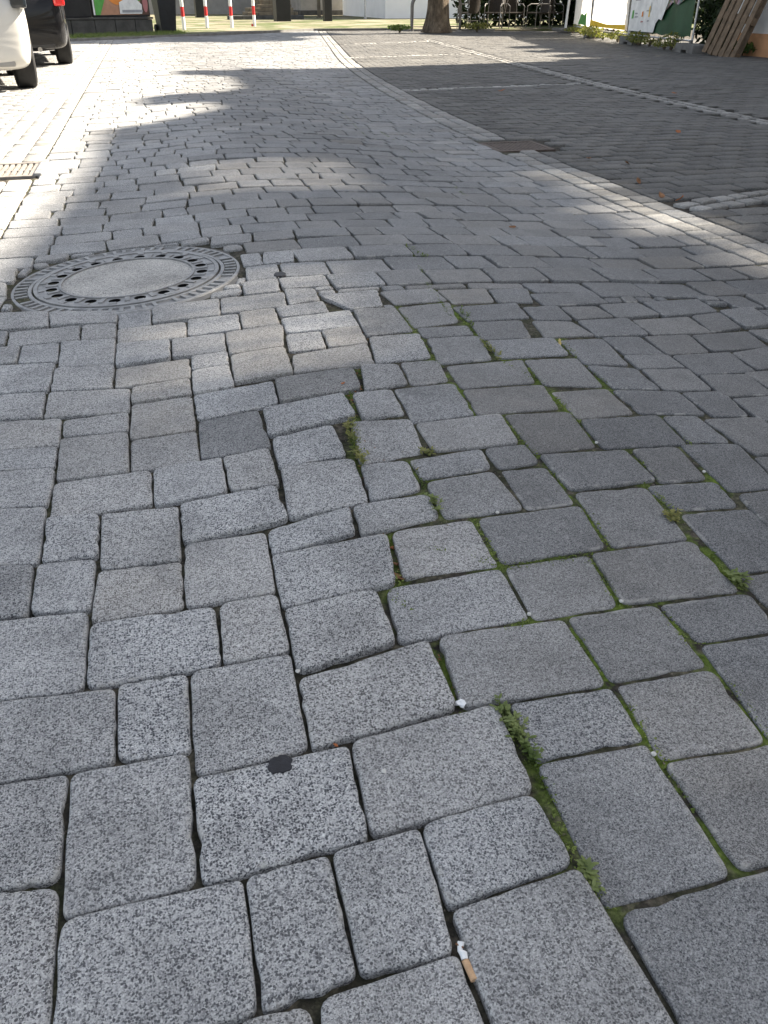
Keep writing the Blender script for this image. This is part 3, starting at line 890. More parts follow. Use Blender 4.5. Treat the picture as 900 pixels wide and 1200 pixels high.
# ------------------------------------------------------------------ manhole cover
def manhole():
    gx = (hf(MH[0] + .2, MH[1]) - hf(MH[0] - .2, MH[1])) / .4; gy = (hf(MH[0], MH[1] + .2) - hf(MH[0], MH[1] - .2)) / .4
    rt = empty('manhole_cover', (MH[0], MH[1], hf(*MH) - .001), 0, 'round cast iron manhole cover with concrete centre set in the pavers', 'manhole cover')
    rt.rotation_euler = (math.atan(gy), -math.atan(max(gx, .048)), 0)
    # frame: flat rim, with short raised ribs
    fr = MB().lathe([(.3755, -.08), (.3755, -.006), (.371, .0), (.363, .001), (.361, -.004), (.322, -.004), (.320, .001), (.309, .001), (.307, -.004), (.307, -.08)], 96).build('frame', M['iron'], rt, True)
    for i in range(64):
        a = 2 * math.pi * (i + .5) / 64
        if i % 8 == 3: continue
        r0, r1, h = .3225, .3605, .0055
        ca, sa = math.cos(a), math.sin(a)
        vs = []
        for r, wd in ((r0, .0055), (r1, .0068)):
            for s in (-1, 1):
                for z in (-.004, .0015): vs.append((r * ca - s * wd * sa, r * sa + s * wd * ca, z))
        MB().add(vs, [(0, 1, 3, 2), (4, 6, 7, 5), (0, 4, 5, 1), (2, 3, 7, 6), (1, 5, 7, 3), (0, 2, 6, 4)]).build('rib', M['iron'], fr)
    col_ = MB().lathe([(.374, -.05), (.374, -.004), (.392, -.006), (.408, -.009), (.410, -.05)], 72).build('mortar_collar', M['concrete'], rt, True)
    # cover: plate ring pierced by holes
    n = 20; r1, r2 = .218, .300; mb = MB(); rh = .0185; rc = .246; hol = []
    for i in range(n):
        a0 = 2 * math.pi * i / n; a1 = 2 * math.pi * (i + 1) / n; am = (a0 + a1) / 2
        K = 24; outer = []
        for k in range(6): outer.append((r1, a0 + (a1 - a0) * k / 6))
        for k in range(6): outer.append((r1 + (r2 - r1) * k / 6, a1))
        for k in range(6): outer.append((r2, a1 + (a0 - a1) * k / 6))
        for k in range(6): outer.append((r2 + (r1 - r2) * k / 6, a0))
        op = [(r * math.cos(a), r * math.sin(a)) for r, a in outer]
        cx, cy = rc * math.cos(am), rc * math.sin(am)
        hp = []
        for x, y in op:
            t = math.atan2(y - cy, x - cx); hp.append((cx + rh * math.cos(t), cy + rh * math.sin(t)))
        vs = [(x, y, 0) for x, y in op] + [(x, y, 0) for x, y in hp] + [(x, y, -.05) for x, y in hp]
        fs = []
        for k in range(K):
            k2 = (k + 1) % K
            fs.append((k, k2, K + k2, K + k))
        mb.add(vs[:2 * K], fs); hol.append((cx, cy))
    cv = mb.build('cover', M['iron'], rt)
    for cx, cy in hol: MB().lathe([(rh, -.0015), (rh, -.05), (.0001, -.05)], 20, (cx, cy, 0)).build('hole', M['dark'], cv)
    MB().lathe([(.300, 0), (.300, -.06)], 96).build('cover_edge', M['iron'], cv, True)
    MB().lathe([(.222, .0), (.222, .0045), (.214, .0045), (.214, -.004)], 80).build('inner_ring', M['iron'], cv, True)
    MB().lathe([(.302, .0035), (.302, -.004), (.290, -.002), (.290, .0035)], 80, closed=True).build('outer_ring', M['iron'], cv, True)
    for i in range(n * 2):
        a = 2 * math.pi * (i + .0) / (n * 2); ca, sa = math.cos(a), math.sin(a); r0, r1_ = (.226, .264) if i % 2 == 0 else (.268, .287)
        wd = .0075 if i % 2 == 0 else .010; vs = []
        for r in (r0, r1_):
            for s in (-1, 1):
                for z in (-.002, .0035): vs.append((r * ca - s * wd * sa, r * sa + s * wd * ca, z))
        MB().add(vs, [(0, 1, 3, 2), (4, 6, 7, 5), (0, 4, 5, 1), (2, 3, 7, 6), (1, 5, 7, 3), (0, 2, 6, 4)]).build('stud', M['iron'], cv)
    inf = MB().lathe([(.0001, .0035), (.12, .003), (.19, .0015), (.2145, -.001)], 64).build('concrete_infill', M['infill'], cv, True)
    attr_f(inf.data, 'edge', [0.0] * len(inf.data.vertices)); attr_c(inf.data, 'tint', [(.58, .8, .1, 1)] * len(inf.data.vertices))
    MB().lathe([(.0001, -.07), (.307, -.07)], 32).build('sump', M['dark'], rt)
manhole()

# ------------------------------------------------------------------ drain grates
def grate(g, m, label, zoff, chan):
    x0, y0, x1, y1 = g; cx, cy = (x0 + x1) / 2, (y0 + y1) / 2
    z = hf(cx, cy) + zoff
    rt = empty('drain_grate', (cx, cy, z), 0, label, 'drain grate')
    a = (x1 - x0) / 2 - .004; b = (y1 - y0) / 2 - .004
    f = MB()
    f.bbox(-a, -b, -.06, a, -b + .035, 0, .004); f.bbox(-a, b - .035, -.06, a, b, 0, .004)
    f.bbox(-a, -b + .036, -.06, -a + .035, b - .036, 0, .004); f.bbox(a - .035, -b + .036, -.06, a, b - .036, 0, .004)
    f.build('frame', m, rt)
    n = 13
    for i in range(n):
        x = -a + .045 + (2 * a - .09) * i / (n - 1)
        MB().bbox(x - .0095, -b + .036, -.04, x + .0095, b - .036, -.003, .003).build('bar', m, rt)
    MB().bbox(-a + .036, -.014, -.042, a - .036, .014, -.006, .003).build('cross_bar', m, rt)
    MB().box(-a, -b, -.075, a, b, -.062).build('sump', M['dark'], rt)
    if chan: MB().bbox(a * chan - .02, -b, -.02, a * chan + .02, b, .012, .006).build('channel_edge', M['iron'], rt)
    return rt
gl = grate(GR_L, M['iron_pale'], 'rust brown drain grate in the sunlit pale setts beside the parked cars', .004, 1)
gr = grate(GR_R, M['iron_rust'], 'dark drain grate in the shaded pale setts beside the parking area', -.004, 0)

# ------------------------------------------------------------------ parked cars
def car(name, L, Wd, paint, label, loc, rear, rz=0.0, group=None):
    rt = empty(name, (0, 0, 0), 0, label, 'car', group)                    # origin under the end that faces the camera, y runs away from it
    hw = Wd / 2
    st = [(.0, .80, .34, .66), (.03, .89, .25, .80), (.12, .95, .20, .90), (.35, .99, .18, .95), (.8, 1, .17, .97), (L * .5, 1, .17, .95), (L - .8, 1, .17, .93), (L - .3, .98, .19, .84), (L - .06, .90, .24, .74), (L, .80, .34, .62)]
    prof = lambda zb, zt: [(0, zb), (.62, zb), (.90, zb + .015), (.965, zb + .09), (.99, zb + (zt - zb) * .35), (1.0, zb + (zt - zb) * .55), (.985, zb + (zt - zb) * .8), (.94, zt - .02), (.86, zt), (0, zt + .015)]
    mb = MB(); vs = []; fs = []; m = None
    for y, wf, zb, zt in st:
        h = prof(zb, zt); ring = [(x * hw * wf, y, z) for x, z in h] + [(-x * hw * wf, y, z) for x, z in h[-2:0:-1]]
        m = len(ring); vs += ring
    for i in range(len(st) - 1):
        for j in range(m): fs.append((i * m + j, i * m + (j + 1) % m, (i + 1) * m + (j + 1) % m, (i + 1) * m + j))
    fs.append(tuple(range(m))[::-1]); fs.append(tuple((len(st) - 1) * m + j for j in range(m)))
    body = mb.add(vs, fs).build('body', paint, rt)
    ss = body.modifiers.new('s', 'SUBSURF'); ss.levels = 3; ss.render_levels = 3
    wr = .315; ax = (.74, L - .82)
    cut = []
    for y in ax:
        for s in (-1, 1):
            c = MB().lathe([(.0001, -.16), (wr + .055, -.16), (wr + .055, .16), (.0001, .16)], 40).build('cut', M['rubber'])
            c.data.transform(Matrix.Translation((s * (hw - .07), y, wr)) @ Matrix.Rotation(R(90), 4, 'Y')); cut.append(c)
            bo_ = body.modifiers.new('b', 'BOOLEAN'); bo_.object = c; bo_.operation = 'DIFFERENCE'; bo_.solver = 'EXACT'
    bpy.context.view_layer.update()
    me = bpy.data.meshes.new_from_object(body.evaluated_get(bpy.context.evaluated_depsgraph_get()))
    body.modifiers.clear(); body.data = me
    me.polygons.foreach_set('use_smooth', [True] * len(me.polygons)); me.set_sharp_from_angle(angle=R(40))
    for c in cut: bpy.data.objects.remove(c)
    # lower trim, plate, lamps
    tr = MB(); tr.bbox(-hw * .74, .03, .235, hw * .74, .12, .30, .02); tr.build('bumper_trim', M['blackplastic'] if rear else M['grey'], rt)
    MB().bbox(-.26, -.02, .52, .26, .0, .63, .006).build('number_plate', M['whitepaint'], rt)
    for s in (-1, 1):
        l = MB(); l.bbox(s * hw * .93 - .10, .0, .73, s * hw * .93 + .045, .22, .97, .03); l.build('tail_lamp' if rear else 'head_lamp', M['redlamp'] if rear else M['glass'], rt)
    # cabin and roof
    c0, c1 = (.25, L - 1.15) if rear else (1.0, L - .35)
    cb = MB(); zt = 1.45
    A = [(c0, .80, .93), (c0 + (.28 if rear else .75), .66, zt), (c1 - (.7 if rear else .3), .66, zt), (c1, .80, .92)]
    vs = []
    for y, wf, z in A: vs += [(-hw * wf, y, z), (hw * wf, y, z)]
    cb.add(vs, [(0, 1, 3, 2), (4, 5, 7, 6), (0, 2, 4, 6), (1, 7, 5, 3), (0, 6, 7, 1)]); cb.build('windows', M['glass'], rt)
    MB().bbox(-hw * .69, A[1][0] - .06, zt - .03, hw * .69, A[2][0] + .06, zt + .035, .02).build('roof', paint, rt)
    for s in (-1, 1):
        for y in ax:
            w_ = empty('wheel', (s * (hw - .115), y, wr)); w_.parent = rt
            ty = MB().lathe([(.20, -.10), (.27, -.108), (.30, -.10), (.315, -.085), (.317, -.03), (.317, .03), (.315, .085), (.30, .10), (.27, .108), (.20, .10)], 64, closed=True).build('tyre', M['rubber'], w_, True)
            for k in range(4):
                zz = (-.055, -.02, .02, .055)[k]
                MB().lathe([(.3195, zz - .011), (.3195, zz + .011), (.314, zz + .011), (.314, zz - .011)], 64, closed=True).build('tread_rib', M['rubber'], w_)
            rm = MB().lathe([(.0001, .05), (.06, .055), (.09, .03), (.19, .05), (.20, .09), (.205, .09), (.205, -.09), (.0001, -.09)], 40).build('rim', M['rim'], w_, True)
            for k in range(5):
                a = 2 * math.pi * k / 5; sp = MB(); sp.bar((.05 * math.cos(a), .05 * math.sin(a), .06), (.19 * math.cos(a), .19 * math.sin(a), .07), .035, .02); sp.build('spoke', M['rim'], w_)
            for ch in [x for x in bpy.data.objects if x.parent == w_]: ch.data.transform(Matrix.Rotation(R(90) * s, 4, 'Y'))
    MB().box(-hw * .80, .3, .20, hw * .80, L - .3, .30).build('underbody', M['underbody'], rt)
    if rear:
        MB().tube([(hw * .5, .02, .22), (hw * .5, .5, .24)], .03, 12).build('exhaust_pipe', M['chrome'], rt)
        MB().bar((-hw * .75, .74, .27), (hw * .75, .74, .27), .06, .05).build('axle', M['underbody'], rt)
    rt.location = loc; rt.rotation_euler = (0, 0, rz)
    return rt
car('parked_car', 3.55, 1.68, M['whitecar'], 'pearl white car parked closest to the drain grate', (-1.85, 9.75, .0), False, R(10))
car('parked_car', 4.2, 1.78, M['blackcar'], 'black car with red tail lamps parked in front of the kiosk wall', (-1.82, 13.7, .0), True, R(7))

# ------------------------------------------------------------------ kiosk with poster on a low stone wall
kx0, ky0 = -2.15, 25.3; kdir = math.atan2(1.9, 2.45) * .62
kr = empty('kiosk', (kx0, ky0, .03), kdir, 'dark advertising kiosk with colourful poster on low stone block wall', 'kiosk')
x = 0.0
for i, wd in enumerate((.5, .62, .55, .55, .5)):
    MB().bbox(x + .006, 0, .0, x + wd - .006, .45, .335, .015).build('wall_block', M['stonebase'], kr); x += wd
MB().bbox(-.03, -.02, .34, x + .02, .5, .385, .01).build('coping', M['stonebase'], kr)
MB().bbox(.12, .06, .39, 1.10, .42, 2.3, .02).build('cabinet', M['blackpaint'], kr)
bx = MB().bbox(1.14, .05, .39, 2.7, .22, 2.1, .02).build('poster_case', M['blackpaint'], kr)
def flat(mb_pts, y, name, m, parent):
    mb_pts = [(u, v - .14) for u, v in mb_pts]
    return MB().prism(mb_pts, 'y', y, y + .004).build(name, m, parent)
def disc(cx, cz, rx, rz, n=28): return [(cx + rx * math.cos(2 * math.pi * i / n), cz + rz * math.sin(2 * math.pi * i / n)) for i in range(n)]
P = lambda n, c: simple(n, c, .5, .4, 0, .18, 6)
M['p_skin'] = P('poster_tan', (.45, .24, .15)); M['p_orange'] = P('poster_orange', (.75, .26, .05)); M['p_green'] = P('poster_green', (.10, .36, .07)); M['p_white'] = P('poster_white', (.78, .78, .76)); M['p_brown'] = P('poster_brown', (.10, .05, .035)); M['p_pink'] = P('poster_pink', (.42, .17, .17)); M['p_grey'] = P('poster_print_grey', (.32, .33, .35)); M['p_yellow'] = P('poster_yellow', (.85, .55, .03)); M['p_dgreen'] = P('banner_dark_green', (.02, .10, .04))
po = flat([(1.2, .58), (2.66, .58), (2.66, 2.04), (1.2, 2.04)], .042, 'poster', M['p_skin'], bx)
for pts, nm, m, yy in (([(1.2, .58), (1.32, .58), (1.5, .95), (1.2, 1.2)], 'poster_print', 'p_green', .036), ([(2.4, .58), (2.66, .58), (2.66, 1.4), (2.5, 1.2)], 'poster_print', 'p_brown', .036),
                       (disc(1.85, 1.14, .34, .34), 'poster_print', 'p_orange', .031), (disc(2.36, 1.16, .24, .28), 'poster_print', 'p_green', .026),
                       ([(1.85, .6), (2.46, .6), (2.48, .8), (2.36, .92), (2.2, .98), (2.0, .92), (1.86, .86)], 'poster_print', 'p_white', .021), (disc(2.58, .85, .07, .22), 'poster_print', 'p_pink', .028),
                       ([(1.92, .63), (2.48, .63), (2.48, .69), (1.92, .69)], 'poster_print', 'p_grey', .016), ([(1.75, 1.05), (2.2, 1.1), (2.2, 1.14), (1.75, 1.09)], 'poster_print', 'p_brown', .016),
                       ([(1.15, .58), (1.19, .58), (1.19, 2.04), (1.15, 2.04)], 'poster_print', 'p_white', .04)):
    flat(pts, yy, nm, M[m], po)

# wheelie bin
bn = empty('wheelie_bin', (.70, 26.9, .035), .25, 'black wheelie bin standing between the kiosk and the striped bollards', 'bin')
mb = MB(); vs = [(-.2, -.22, .03), (.2, -.22, .03), (.2, .2, .03), (-.2, .2, .03), (-.27, -.32, .98), (.27, -.32, .98), (.27, .3, .98), (-.27, .3, .98)]
mb.add(vs, [(3, 2, 1, 0), (4, 5, 6, 7), (0, 1, 5, 4), (1, 2, 6, 5), (2, 3, 7, 6), (3, 0, 4, 7)]); mb.build('body', M['binplastic'], bn)
MB().bbox(-.29, -.35, .985, .29, .33, 1.05, .02).build('lid', M['binplastic'], bn)
for s in (-1, 1):
    wv = MB().lathe([(.0001, -.03), (.09, -.03), (.10, -.02), (.10, .02), (.09, .03), (.0001, .03)], 24).build('wheel', M['rubber'], bn, True)
    wv.data.transform(Matrix.Translation((s * .25, .16, .10)) @ Matrix.Rotation(R(90), 4, 'Y'))

# striped bollards
for i, (px, py) in enumerate(((216, 35), (243, 33), (272, 33), (298, 31))):
    X, Y = unproj(px, py, .03)
    Y = min(Y, 31.5 + i * .4); 
    lab = ['red and white striped bollard beside the wheelie bin', 'red and white striped bollard second from the wheelie bin', 'red and white striped bollard third from the wheelie bin', 'red and white striped bollard with red foot before the stone steps'][i]
    b = empty('bollard', (X, Y, .03), 0, lab, 'bollard', 'striped bollards along the verge')
    lean = random.uniform(-.012, .012); z = 0; c = 'whitepaint'
    for k, h in enumerate((.34, .26, .25, .2)):
        MB().lathe([(.0001, z), (.05, z), (.05, z + h), (.0001, z + h)], 16).build('band', M['whitepaint' if k % 2 == 0 else 'red'], b, True); z += h
    MB().lathe([(.05, z), (.045, z + .03), (.0001, z + .045)], 16).build('cap', M['whitepaint'], b, True)
    if i == 3: MB().bbox(-.10, -.06, .0, -.052, .06, .08, .01).build('foot', M['red'], b)
    if i < 2: MB().tube([(.05, 0, .62), (.2, .1, .95)], .012, 8).build('chain_arm', M['blackpaint'], b)

# stone steps behind the bollards
s0 = empty('stone_steps', (5.0, 44.0, .03), .1, 'tan sandstone steps behind the striped bollards', 'steps')
for i, (x0_, wd, h0, h1) in enumerate(((-.9, 3.4, 0, .16), (-.1, 2.4, .165, .30), (.1, 2.1, .305, .46), (.55, 1.6, .465, .60), (.7, 1.5, .605, .78), (.75, 1.4, .785, 1.0))):
    xx = x0_
    while xx < x0_ + wd - .1:
        b = min(random.uniform(.45, .75), x0_ + wd - xx)
        MB().bbox(xx + .005, i * .3, h0, xx + b - .005, i * .3 + 1.2, h1, .015).build('block', M['tanstone'] if i else M['stonebase'], s0); xx += b

# posts and poles on the verge
def post(name, px, py, wpx, m, label, cat, h, square, lim):
    X, Y = unproj(px, py, .03); k = min(1, lim / Y); X *= k; Y *= k
    # keep the same bearing at the chosen distance
    wd = wpx * (Y * math.cos(YAW) + X * math.sin(YAW)) * .86 / 960
    r = empty(name, (X, Y, .02), .1, label, cat)
    if square: MB().bbox(-wd / 2, -wd / 2, 0, wd / 2, wd / 2, h, .02).build('shaft', m, r); MB().bbox(-wd * .6, -wd * .6, h + .001, wd * .6, wd * .6, h + .06, .01).build('cap', m, r)
    else: MB().tube([(0, 0, 0), (0, 0, h)], wd / 2, 14).build('shaft', m, r, True); MB().lathe([(wd / 2 * 1.5, 0), (wd / 2 * 1.5, .04), (wd / 2, .06)], 14).build('collar', m, r, True)
    return r
post('pillar', 331, 25, 17, M['blackpaint'], 'thick black square pillar beside the stone steps', 'pillar', 2.4, True, 41)
post('pillar', 384, 25, 9, M['blackpaint'], 'slim black square pillar beside the tan pole', 'pillar', 2.4, True, 41)
post('pole', 374, 21, 4, M['tanstone'], 'thin tan pole beside the slim black pillar', 'pole', 3.0, False, 48)
post('pole', 428, 22, 2.4, M['steel'], 'thin grey pole in front of the white house', 'pole', 3.0, False, 46)
post('post', 235, 18, 11, M['blackpaint'], 'dark post behind the striped bollards', 'post', 2.2, True, 50)

# far buildings
def house(name, x0, y0, x1, y1, h, m, label, base=None):
    r = empty(name, (x0, y0, 0), 0, label, 'building')
    MB().box(0, 0, 0, x1 - x0, y1 - y0, h).build('wall', m, r)
    MB().prism([(-.4, h + .01), (x1 - x0 + .4, h + .01), ((x1 - x0) / 2, h + 3)], 'y', -.4, y1 - y0 + .4).build('roof', M['roof'], r)
    if base: MB().box(-.03, -.03, 0, x1 - x0 + .03, y1 - y0 + .03, .28).build('plinth', base, r)
    nx = max(2, int((x1 - x0) / 3))
    for i in range(nx):
        xx = (i + .5) * (x1 - x0) / nx - .5
        f = MB().bbox(xx, -.06, 1.3, xx + 1, .0, 2.7, .02).build('window', M['whitepaint'], r)
        MB().box(xx + .08, -.07, 1.38, xx + .92, -.062, 2.62).build('pane', M['glass'], f)
    return r
house('house', 11.6, 45.0, 24, 55, 5.5, M['white'], 'white house behind the bike hoops')
house('house', 9.3, 56.0, 12.6, 66, 5, M['grey'], 'grey house behind the slim black pillar', M['stonebase'])
house('house', -16, 58, -4.5, 68, 5.5, M['white'], 'pale house beyond the kiosk')
house('house', -3.5, 62, 8.0, 74, 5.5, M['grey'], 'grey house behind the stone steps')
house('house', 26, 50, 50, 62, 6.5, M['plaster'], 'plaster house beyond the terrace')

# tree with two steel hoops round it
tx, ty = unproj(512, 36.5, .03)
tr = empty('tree', (tx, ty, .0), 0, 'thick-trunked tree with rough bark between two steel hoops', 'tree')
mb = MB(); pts = []; n = 26; lv = 16; vs = []
for i in range(lv):
    z = 3.2 * (i / (lv - 1)) ** 1.4; flare = .29 + .17 * math.exp(-z / .28)
    for j in range(n):
        t = 2 * math.pi * j / n
        r = flare * (1 + .10 * math.sin(3 * t + .5) * math.exp(-z / .6) + .06 * mnoise.noise(Vector((math.cos(t) * 3, math.sin(t) * 3, z * 2.5))) + .05 * mnoise.noise(Vector((math.cos(t) * 9, math.sin(t) * 9, z * 7))))
        vs.append((r * math.cos(t) + .03 * z, r * math.sin(t), z))
mb.add(vs, [(i * n + j, i * n + (j + 1) % n, (i + 1) * n + (j + 1) % n, (i + 1) * n + j) for i in range(lv - 1) for j in range(n)])
tk = mb.build('trunk', M['bark'], tr, True)
cl = []
for k in range(9):
    a = k * 2.4; rr = random.uniform(1.2, 2.9); e = (rr * math.cos(a), rr * math.sin(a), random.uniform(4.6, 8.6))
    MB().tube([(.1, 0, 2.9), (e[0] * .4, e[1] * .4, 2.9 + (e[2] - 2.9) * .55), e], [.2, .11, .04], 8).build('limb', M['bark'], tr, True)
    cl.append((e, (1.7, 1.7, 1.2))); cl.append(((e[0] * .5, e[1] * .5, e[2] + .6), (1.3, 1.3, 1.0)))
mb = MB(); leaf_quads(mb, 17000, blob(cl), .24); mb.build('crown', M['leaf'], tr, fix=False)
def hoop(px0, px1, py, label, dy):
    a = Vector((*unproj(px0, py, .03), .0)); b = Vector((*unproj(px1, py, .03), .0))
    b.y = a.y + (b.x - a.x) * .1; a.y += dy; b.y += dy; c = (a + b) / 2; d = (b - a); L = d.length; d.normalize()
    r = empty('bike_hoop', (c.x, c.y, .02), math.atan2(d.y, d.x), label, 'bike hoop', 'steel hoops round the tree')
    h = .90; rad = .28; pts = [(-L / 2, 0, 0), (-L / 2, 0, h - rad)]
    for k in range(1, 9): t = math.pi / 2 * k / 8; pts.append((-L / 2 + rad - rad * math.cos(t), 0, h - rad + rad * math.sin(t)))
    pts += [(-x, y, z) for x, y, z in pts[::-1]]
    MB().tube(pts, .040, 12).build('tube', M['darksteel'], r, True)
    for s in (-1, 1): MB().lathe([(.06, 0), (.06, .012), (.03, .015)], 16, (s * L / 2, 0, .0)).build('foot_plate', M['steel'], r)
hoop(479, 541, 36, 'wider steel hoop around the thick tree trunk', -.35)
hoop(488, 534, 35, 'narrower steel hoop behind the wider one at the tree trunk', .55)

# terrace: chairs, parasol, hedge
def chair(X, Y, rz, label):
    c = empty('terrace_chair', (X, Y, .035), rz, label, 'chair', 'dark chairs on the terrace')
    w_, d_ = .25, .25
    MB().bbox(-w_, -d_, .40, w_, d_, .44, .01).build('seat', M['rattan'], c)
    bk = MB(); vs = []
    for i in range(7):
        x = -w_ * .78 + 2 * w_ * .78 * i / 6; yb = .27 - .05 * (1 - (2 * i / 6 - 1) ** 2) * -1
        for z, dy in ((.42, 0), (.84 - .05 * abs(2 * i / 6 - 1) ** 2, .07)): vs.append((x, yb + dy - .02, z))
    fs = [(2 * i, 2 * i + 2, 2 * i + 3, 2 * i + 1) for i in range(6)]
    o = bk.add(vs, fs).build('backrest', M['rattan'], c); sd = o.modifiers.new('t', 'SOLIDIFY'); sd.thickness = .018
    for s in (-1, 1):
        MB().tube([(s * w_, -d_, 0), (s * w_ * .98, -d_ * .95, .60), (s * w_ * 1.02, -d_ * .4, .66), (s * w_, d_ * .9, .66), (s * w_ * .7, d_ + .06, .86), (0, d_ + .1, .90)], .013, 8).build('front_leg', M['darksteel'], c, True)
        MB().tube([(s * w_ * .95, d_ + .08, 0), (s * w_ * .9, d_, .42), (s * w_ * .8, d_ + .03, .80)], .013, 8).build('rear_leg', M['darksteel'], c, True)
    MB().bar((-w_ * .95, d_ + .04, .22), (w_ * .95, d_ + .04, .22), .015, .015).build('stretcher', M['darksteel'], c)
for px, rz, lab in ((551, .3, 'dark rattan chair right beside the tree hoops'), (577, 2.6, 'dark rattan chair second from the tree, turned sideways'), (600, 3.2, 'dark rattan chair third from the tree, its back to the road'), (628, 1.8, 'dark rattan chair between the central chair and the parasol pole, turned sideways'), (648, 3.3, 'dark rattan chair next to the parasol pole')):
    X, Y = unproj(px, 37, .035); k = 28.2 / Y; chair(X * k, 28.2 + random.uniform(-.2, .3), rz + math.pi, lab)
pr = empty('parasol', (*[v * 1.06 for v in unproj(662, 38, .03)], .03), 0, 'parasol on white pole shading the terrace chairs', 'parasol')
MB().tube([(0, 0, 0), (.12, 0, 2.7)], .035, 12).build('pole', M['whitepaint'], pr, True)
MB().bbox(-.3, -.3, 0, .3, .3, .07, .02).build('base', M['concrete'], pr)
mb = MB(); vs = [(.12, 0, 2.75)] + [(.12 + 2.3 * math.cos(R(45 * k)), 2.3 * math.sin(R(45 * k)), 2.15) for k in range(8)]
mb.add(vs, [(0, 1 + k, 1 + (k + 1) % 8) for k in range(8)]); mb.build('canopy', simple('parasol_cloth', (.5, .47, .4), .9, .1), pr)
def bush(name, label, cat, cs, n, size, m, group=None):
    c0 = cs[0][0]; r = empty(name, (c0[0], c0[1], .03), 0, label, cat, group); mb = MB()
    leaf_quads(mb, n, blob([((c[0] - c0[0], c[1] - c0[1], c[2]), rr) for c, rr in cs]), size); mb.build('foliage', m, r, fix=False)
    st = MB()
    for c, rr in cs: st.tube([(c[0] - c0[0], c[1] - c0[1], -.03), (c[0] - c0[0] + .05, c[1] - c0[1], c[2])], .03, 6)
    st.build('stems', M['bark'], r); return r
bush('hedge', 'tall dark hedge added beside the terrace to shade the chairs', 'hedge', [((15.2 + random.uniform(-.3, .3), 25.8 + i * .7, 1.0 + .8 * (i % 2)), (.9, .8, 1.3)) for i in range(9)], 9000, .18, M['hedge'])  # added to block the sun from the terrace chairs
bush('hedge', 'dark leafy hedge behind the terrace chairs', 'hedge', [((11.2 + i * .9, 31.0 + .15 * i, 1.0), (.9, .7, 1.3)) for i in range(12)], 9000, .12, M['hedge'])

# site fence with banners and feet
FP = [(9.72, 15.25), (10.25, 18.6), (11.05, 22.0), (12.1, 25.2)]
M['bannerw'] = leafmat('translucent_white_banner', (.72, .72, .70), (.80, .80, .78), .5)
M['bannerg'] = simple('dark_green_banner', (.02, .075, .035), .5, .3, 0, .3, 3) if True else leafmat('translucent_green_banner', (.03, .12, .05), (.05, .16, .07), .3)
def photoprint():
    m, t, b = mat('printed_photo', .6, .3); k = NB(t); pos = k.n('NewGeometry').outputs['Position']
    n = k.noise(pos, 9, 8, .75); v = k.vor(pos, 16)
    c = k.mix(.5, k.ramp(n, [(.38, (.04, .06, .035)), (.5, (.22, .18, .17)), (.6, (.5, .45, .46))]), v.outputs['Color'], 'SOFT_LIGHT'); k.l(c, b.inputs['Base Color']); return m
M['photo'] = photoprint()
flabs = ['site fence panel with green banner and torn white sheet beside the pallet', 'site fence panel with white banner edged in yellow', 'site fence panel with white and green banner next to the parasol']
